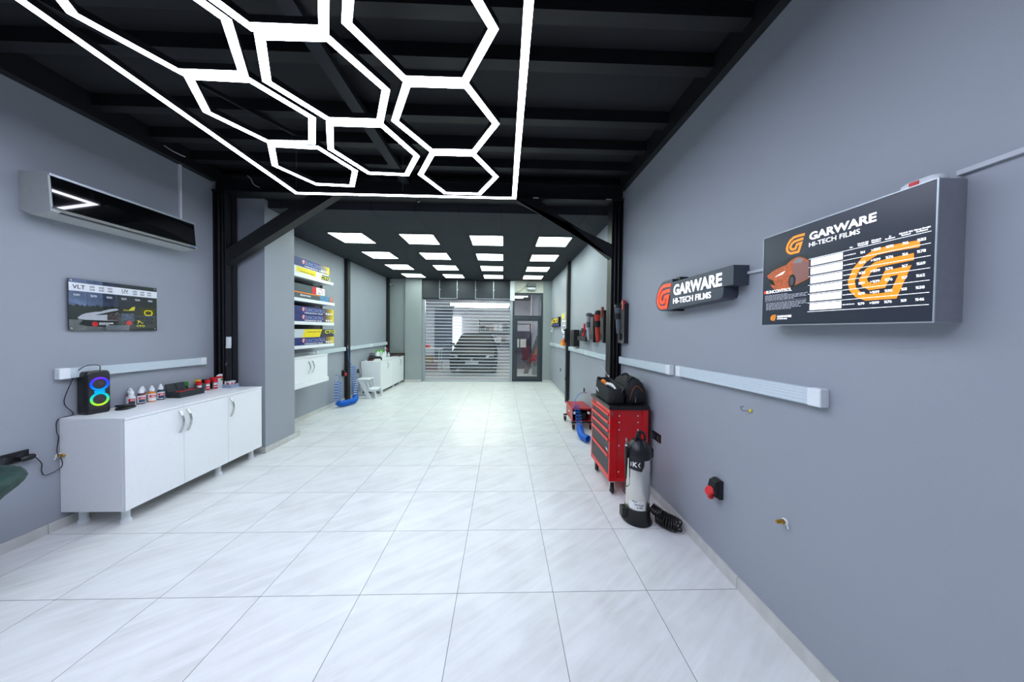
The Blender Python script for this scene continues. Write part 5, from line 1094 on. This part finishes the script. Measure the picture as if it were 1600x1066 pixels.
obj('clear_panels', MB().box(-2.45, 0.235, 9.7005, 9.7015, 0.0, 2.62), M_clr, t)
obj('bottom_bar', MB().box(-2.45, 0.235, 9.685, 9.716, 0.0, 0.028), M_gplas, t)
for a, b in ((-2.53, -2.455), (0.225, 0.305)): obj('guide_rail', MB().box(a, b, 9.665, 9.735, 0.0, 2.62).box(a, a + 0.018, 9.655, 9.665, 0, 2.62), M_alu, t, bevel=0.002)
# door and fanlight
d = thing('door_1', 'x', 'x', (0.78, 9.70, 0)); del d['label']; del d['category']; d['kind'] = 'structure'
plb = Plane((0, 9.70, 0), (1, 0, 0), (0, 0, 1))
def frame_rect(a, b, z0, z1, wd, dep0, dep1):
    mb = MB(); mb.prism([(a, z0), (a + wd, z0), (a + wd, z1), (a, z1)], plb, dep0, dep1); mb.prism([(b - wd, z0), (b, z0), (b, z1), (b - wd, z1)], plb, dep0, dep1)
    mb.prism([(a + wd, z1 - wd), (b - wd, z1 - wd), (b - wd, z1), (a + wd, z1)], plb, dep0, dep1); mb.prism([(a + wd, z0), (b - wd, z0), (b - wd, z0 + wd), (a + wd, z0 + wd)], plb, dep0, dep1); return mb
o = frame_rect(0.305, 1.268, 0.02, 2.84, 0.06, -0.03, 0.03); o.prism([(0.365, 2.05), (1.208, 2.05), (1.208, 2.12), (0.365, 2.12)], plb, -0.03, 0.03)
obj('frame', o, M_anth, d)
lf = obj('leaf', frame_rect(0.368, 1.205, 0.085, 2.045, 0.095, -0.02, 0.045), M_anth, d, bevel=0.003)
obj('pane', MB().box(0.463, 1.11, 9.69, 9.694, 0.18, 1.95), M_pane, lf)
obj('handle', MB().tube([(0.41, 9.655, 1.0), (0.41, 9.62, 1.0), (0.50, 9.62, 1.0)], 0.010, 8).box(0.395, 0.425, 9.652, 9.656, 0.92, 1.07), M_black, lf, smooth=40)
obj('fanlight_pane', MB().box(0.365, 1.208, 9.69, 9.694, 2.12, 2.78), M_pane, d)
obj('sill', MB().box(0.305, 1.268, 9.655, 9.73, 0.0, 0.02), M_alu, d)
struct('trim_41', MB().box(0.36, 1.27, 9.635, 9.66, 2.84, ZR), mat('cream board', (196, 196, 184), 0.6))
t = thing('door_motor', 'dark grey motor unit with a cable above the glass door', 'motor', (0.9, 9.60, 2.9))
obj('housing', MB().box(0.74, 1.02, 9.50, 9.633, 3.02, 3.12), M_dark, t, bevel=0.006)
obj('drum', MB().tube([(0.76, 9.56, 2.96), (1.0, 9.56, 2.96)], 0.05, 14), M_gplas, t, smooth=40)
obj('cable', MB().tube(curve_pts([(0.76, 9.60, 3.10), (0.66, 9.61, 3.0), (0.52, 9.62, 2.88), (0.42, 9.62, 2.86)], 6), 0.006, 6), M_cable, t, smooth=True)

# ------------------------------------------------------------------ the hall beyond the shutter
HX0, HX1, HY0, HY1, HZ1 = -5.2, 3.0, YB + 0.12, 16.9, 3.3
M_hall = mat('pale lilac hall wall', (205, 205, 222), 0.6, noise=0.03, scale=1)
struct('floor_hall', MB().box(HX0, HX1, HY0, HY1, -0.1, -0.002), mat('pale hall floor', (176, 176, 186), 0.35, noise=0.08, scale=3))
struct('wall_hall_left', MB().box(HX0 - 0.1, HX0, HY0, HY1, 0, HZ1), M_hall)
struct('wall_hall_right', MB().box(HX1, HX1 + 0.1, HY0, HY1, 0, HZ1), M_hall)
struct('wall_hall_back', MB().box(HX0, HX1, HY1, HY1 + 0.1, 0, HZ1), M_hall)
struct('ceiling_hall', MB().box(HX0, HX1, HY0, HY1, HZ1, HZ1 + 0.1), mat('grey hall ceiling', (120, 122, 132), 0.7))
struct('wall_hall_front', MB().box(HX0, XL - 0.15, HY0 - 0.1, HY0, 0, HZ1).box(XR + 0.15, HX1, HY0 - 0.1, HY0, 0, HZ1).box(XL - 0.15, XR + 0.15, HY0, HY0 + 0.02, 3.22, HZ1), M_hall)
M_hl = emis('warm hall light', (255, 250, 226), GARAGE)
for y, lab in ((12.6, 'long glowing ceiling light outside the shutter, nearer one'), (13.7, 'long glowing ceiling light outside the shutter, farther one')):
    t = thing('strip_light', lab, 'ceiling light', (-0.9, y, 2.6), 'strip lights in the hall outside')
    obj('diffuser', MB().box(-2.15, 0.24, y - 0.07, y + 0.07, 2.66, 2.74), M_hl, t); obj('housing', MB().box(-2.17, 0.26, y - 0.08, y + 0.08, 2.74, 2.80), M_wplas, t)
    for x in (-1.9, 0.1): obj('suspension_rod', MB().tube([(x, y, 2.80), (x, y, HZ1 - 0.002)], 0.008, 6), M_alu, t)
pn = None  # fill lights added out of view above the lintel to brighten the hall
for x, y, lab in ((-3.6, 11.2, 'added unseen fill panel in the hall outside, front left'), (0.6, 11.2, 'added unseen fill panel in the hall outside, front right'), (-3.6, 14.9, 'added unseen fill panel in the hall outside, rear left'), (0.6, 14.9, 'added unseen fill panel in the hall outside, rear right')):
    if pn is None:
        pn = thing('hall_fill_light', lab, 'ceiling light', (x, y, HZ1), 'added fill panels in the hall ceiling')
        obj('frame', MB().box(-0.42, 0.42, -0.42, 0.42, -0.02, -0.001), M_alu, pn, world=False)
        obj('diffuser', MB().box(-0.4, 0.4, -0.4, 0.4, -0.026, -0.0202), M_panel, pn, world=False)
    else: dup(pn, (x, y, HZ1), lab)
tag(obj('dark_shutter_door', MB().box(-3.75, -2.78, HY1 - 0.08, HY1 - 0.002, 0.0, 2.85), mat('slate door', (84, 92, 112), 0.5), base=(-3.3, HY1, 0)), 'slate grey door on the back wall of the hall outside', 'door')
tag(obj('light_column', MB().box(-2.74, -2.27, HY1 - 0.25, HY1 - 0.05, 0.5, 2.35), emis('lit column', (240, 244, 255), 1.6), base=(-2.5, HY1, 0.5)), 'bright white lit column panel behind the dark car', 'light panel')
t = thing('parked_car', 'dark hatchback car parked facing the shutter in the hall outside', 'car', (-1.13, 13.2, 0))
M_paint = mat('dark blue grey paint', (12, 16, 24), 0.6, noise=0, spec=0.12); cxm = -1.13
def ring(y, hw, z0, z1, top=0.72, n=None):
    P = [(-hw * 0.93, z0), (-hw, z0 + (z1 - z0) * 0.25), (-hw, z0 + (z1 - z0) * 0.6), (-hw * 0.94, z0 + (z1 - z0) * 0.9), (-hw * top, z1), (0, z1 + 0.02), (hw * top, z1), (hw * 0.94, z0 + (z1 - z0) * 0.9), (hw, z0 + (z1 - z0) * 0.6), (hw, z0 + (z1 - z0) * 0.25), (hw * 0.93, z0)]
    return [V(cxm + x, y, z) for x, z in P]
obj('body', loft([ring(11.2, 0.70, 0.22, 0.62), ring(11.25, 0.80, 0.20, 0.72), ring(11.45, 0.86, 0.19, 0.82), ring(12.1, 0.88, 0.19, 0.94), ring(12.5, 0.88, 0.19, 0.98), ring(14.6, 0.88, 0.19, 1.0), ring(15.1, 0.86, 0.22, 0.96), ring(15.3, 0.76, 0.28, 0.80)]), M_paint, t, smooth=35)
def cab(y, hw, z1, b=0.0): return [V(cxm + x, y, z) for x, z in [(-0.84, 0.95), (-hw - (0.84 - hw) * 0.3, 0.95 + (z1 - 0.95) * 0.6), (-hw, z1 - 0.05), (-hw * 0.85, z1), (hw * 0.85, z1), (hw, z1 - 0.05), (hw + (0.84 - hw) * 0.3, 0.95 + (z1 - 0.95) * 0.6), (0.84, 0.95)]]
obj('cabin', loft([cab(12.25, 0.80, 0.99), cab(12.75, 0.66, 1.40), cab(13.1, 0.62, 1.50), cab(14.2, 0.62, 1.50), cab(14.9, 0.68, 1.25), cab(15.1, 0.76, 1.0)]), M_paint, t, smooth=25)
obj('windshield', MB().add([(cxm - 0.72, 12.32, 1.04), (cxm + 0.72, 12.32, 1.04), (cxm + 0.58, 12.80, 1.44), (cxm - 0.58, 12.80, 1.44)], [(0, 1, 2, 3)]), mat('dull windshield', (10, 13, 20), 0.5, noise=0, spec=0.1), t)
for s in (-1, 1):
    obj('headlight', MB().add([(cxm + s * 0.52, 11.19, 0.63), (cxm + s * 0.80, 11.30, 0.66), (cxm + s * 0.80, 11.30, 0.74), (cxm + s * 0.52, 11.215, 0.71)], [(0, 1, 2, 3)]), M_silver, t)
    obj('door_mirror', MB().box(cxm + s * 0.93 - 0.09, cxm + s * 0.93 + 0.09, 12.55, 12.65, 0.98, 1.10), M_paint, t, bevel=0.02)
    for y in (11.95, 14.45): obj('wheel', MB().lathe([(0.05, -0.1), (0.30, -0.1), (0.315, -0.06), (0.315, 0.06), (0.30, 0.1), (0.05, 0.1)], (cxm + s * 0.79, y, 0.315), 24, Matrix.Rotation(PI / 2, 4, 'Y')), M_blackm, t, smooth=40)
obj('grille', MB().box(cxm - 0.42, cxm + 0.42, 11.185, 11.2, 0.50, 0.62).box(cxm - 0.5, cxm + 0.5, 11.185, 11.2, 0.26, 0.36), M_black, t)
obj('badge', MB().lathe([(0.045, 0), (0.04, 0.01)], (cxm, 11.185, 0.56), 16, Matrix.Rotation(PI / 2, 4, 'X')), M_chrome, t)
obj('number_plate', MB().box(cxm - 0.24, cxm + 0.24, 11.17, 11.183, 0.38, 0.48), M_gplas, t)
t = thing('work_table', 'pale table with clutter beneath it left of the car outside', 'table', (-3.0, 12.3, 0))
obj('top', MB().box(-3.7, -2.45, 12.0, 12.6, 0.86, 0.90), M_wplas, t)
for x, y in ((-3.65, 12.05), (-2.5, 12.05), (-3.65, 12.55), (-2.5, 12.55)): obj('leg', MB().box(x - 0.02, x + 0.02, y - 0.02, y + 0.02, 0, 0.86), M_gplas, t)
for i, (x, z0, wx, hz, m, lab) in enumerate(((-3.35, 0.002, 0.5, 0.32, M_dark, 'dark crate on the floor under the pale table outside'), (-3.0, 0.324, 0.4, 0.26, mat('tan carton', (180, 150, 110), 0.7), 'tan carton stacked under the pale table outside'), (-2.85, 0.002, 0.4, 0.32, mat('mauve carton', (150, 110, 120), 0.7), 'mauve carton on the floor under the table outside'), (-3.1, 0.902, 0.3, 0.12, M_redl, 'red box on top of the pale table outside'))):
    tag(obj('storage_box', MB().box(x - wx / 2, x + wx / 2, 12.1, 12.5, z0, z0 + hz), m, base=(x, 12.3, z0), bevel=0.006), lab, 'box')
t = thing('storage_rack', 'open rack of dark goods on the hall back wall right of the car', 'rack', (-0.2, 16.5, 0))
obj('frame', MB().box(-1.3, -1.26, 16.3, 16.8, 0, 2.2).box(0.5, 0.54, 16.3, 16.8, 0, 2.2).box(-1.3, 0.54, 16.3, 16.8, 0.98, 1.02).box(-1.3, 0.54, 16.3, 16.8, 1.58, 1.62).box(-1.3, 0.54, 16.3, 16.8, 2.16, 2.2), M_gplas, t)
random.seed(3)
for z in (1.022, 1.622):
    x = -1.2
    for q in range(6):
        wd = random.uniform(0.12, 0.24); hz = random.uniform(0.15, 0.42)
        tag(obj('stored_box', MB().box(x, x + wd, 16.4, 16.7, z, z + hz), random.choice([M_dark, M_gt, MATS['mauve carton'], M_hall]), base=(x, 16.5, z)), 'box standing on the open rack in the hall outside', 'box', 'boxes on the rack outside'); x += wd + 0.05
t = thing('dark_cupboard', 'dark tall cupboard with two papers stuck on it behind the glass door', 'cupboard', (0.9, 13.2, 0))
obj('carcass', MB().box(0.45, 1.20, 13.0, 13.5, 0.0, 1.62), mat('dark plum panel', (66, 58, 76), 0.5, noise=0.15), t)
for a, b in ((0.54, 0.70), (0.75, 1.0)): obj('paper', MB().box(a, b, 12.997, 12.999, 0.92, 1.28), M_wht, t)
obj('upper_frame', MB().box(0.45, 0.49, 13.0, 13.04, 1.62, 1.9).box(1.16, 1.2, 13.0, 13.04, 1.62, 1.9).box(0.45, 1.2, 13.0, 13.04, 1.9, 1.94), M_dark, t)
tag(obj('white_pillar', MB().box(1.24, 1.62, 13.2, 13.6, 0, HZ1), M_hall, base=(1.4, 13.4, 0)), 'pale square pillar seen through the glass door', 'pillar')
tag(obj('leaning_plank', MB().prism([(0.80, 0.0), (0.98, 0.0), (1.42, 1.45), (1.30, 1.45)], Plane((0, 11.6, 0), (1, 0, 0), (0, 0, 1)), -0.02, 0.02), mat('grey plank', (92, 88, 92), 0.6), base=(0.9, 11.6, 0)), 'long grey plank leaning behind the glass door', 'plank')
tag(obj('orange_cone', MB().lathe([(0.12, 0.0), (0.03, 0.42)], (1.32, 11.95, 0.72), 16), mat('ochre plastic', (196, 130, 50), 0.5), base=(1.32, 11.95, 0.72), smooth=40), 'ochre cone standing on the bin behind the glass door', 'cone')
tag(obj('red_toolbox', MB().box(1.10, 1.36, 11.2, 11.5, 0.52, 0.76), mat('dusty red', (170, 50, 60), 0.5), base=(1.22, 11.35, 0.52), bevel=0.01), 'red toolbox on the grey bin behind the glass door', 'toolbox')
M_bin = mat('grey green bin', (110, 122, 122), 0.5)
tag(obj('grey_bin', MB().box(1.12, 1.45, 11.15, 11.52, 0, 0.518), M_bin, base=(1.28, 11.33, 0), bevel=0.01), 'grey bin just behind the glass door under the red toolbox', 'bin')
tag(obj('grey_bin', MB().box(1.2, 1.45, 11.75, 12.12, 0, 0.718), M_bin, base=(1.32, 11.93, 0), bevel=0.01), 'taller grey bin under the ochre cone behind the glass door', 'bin')
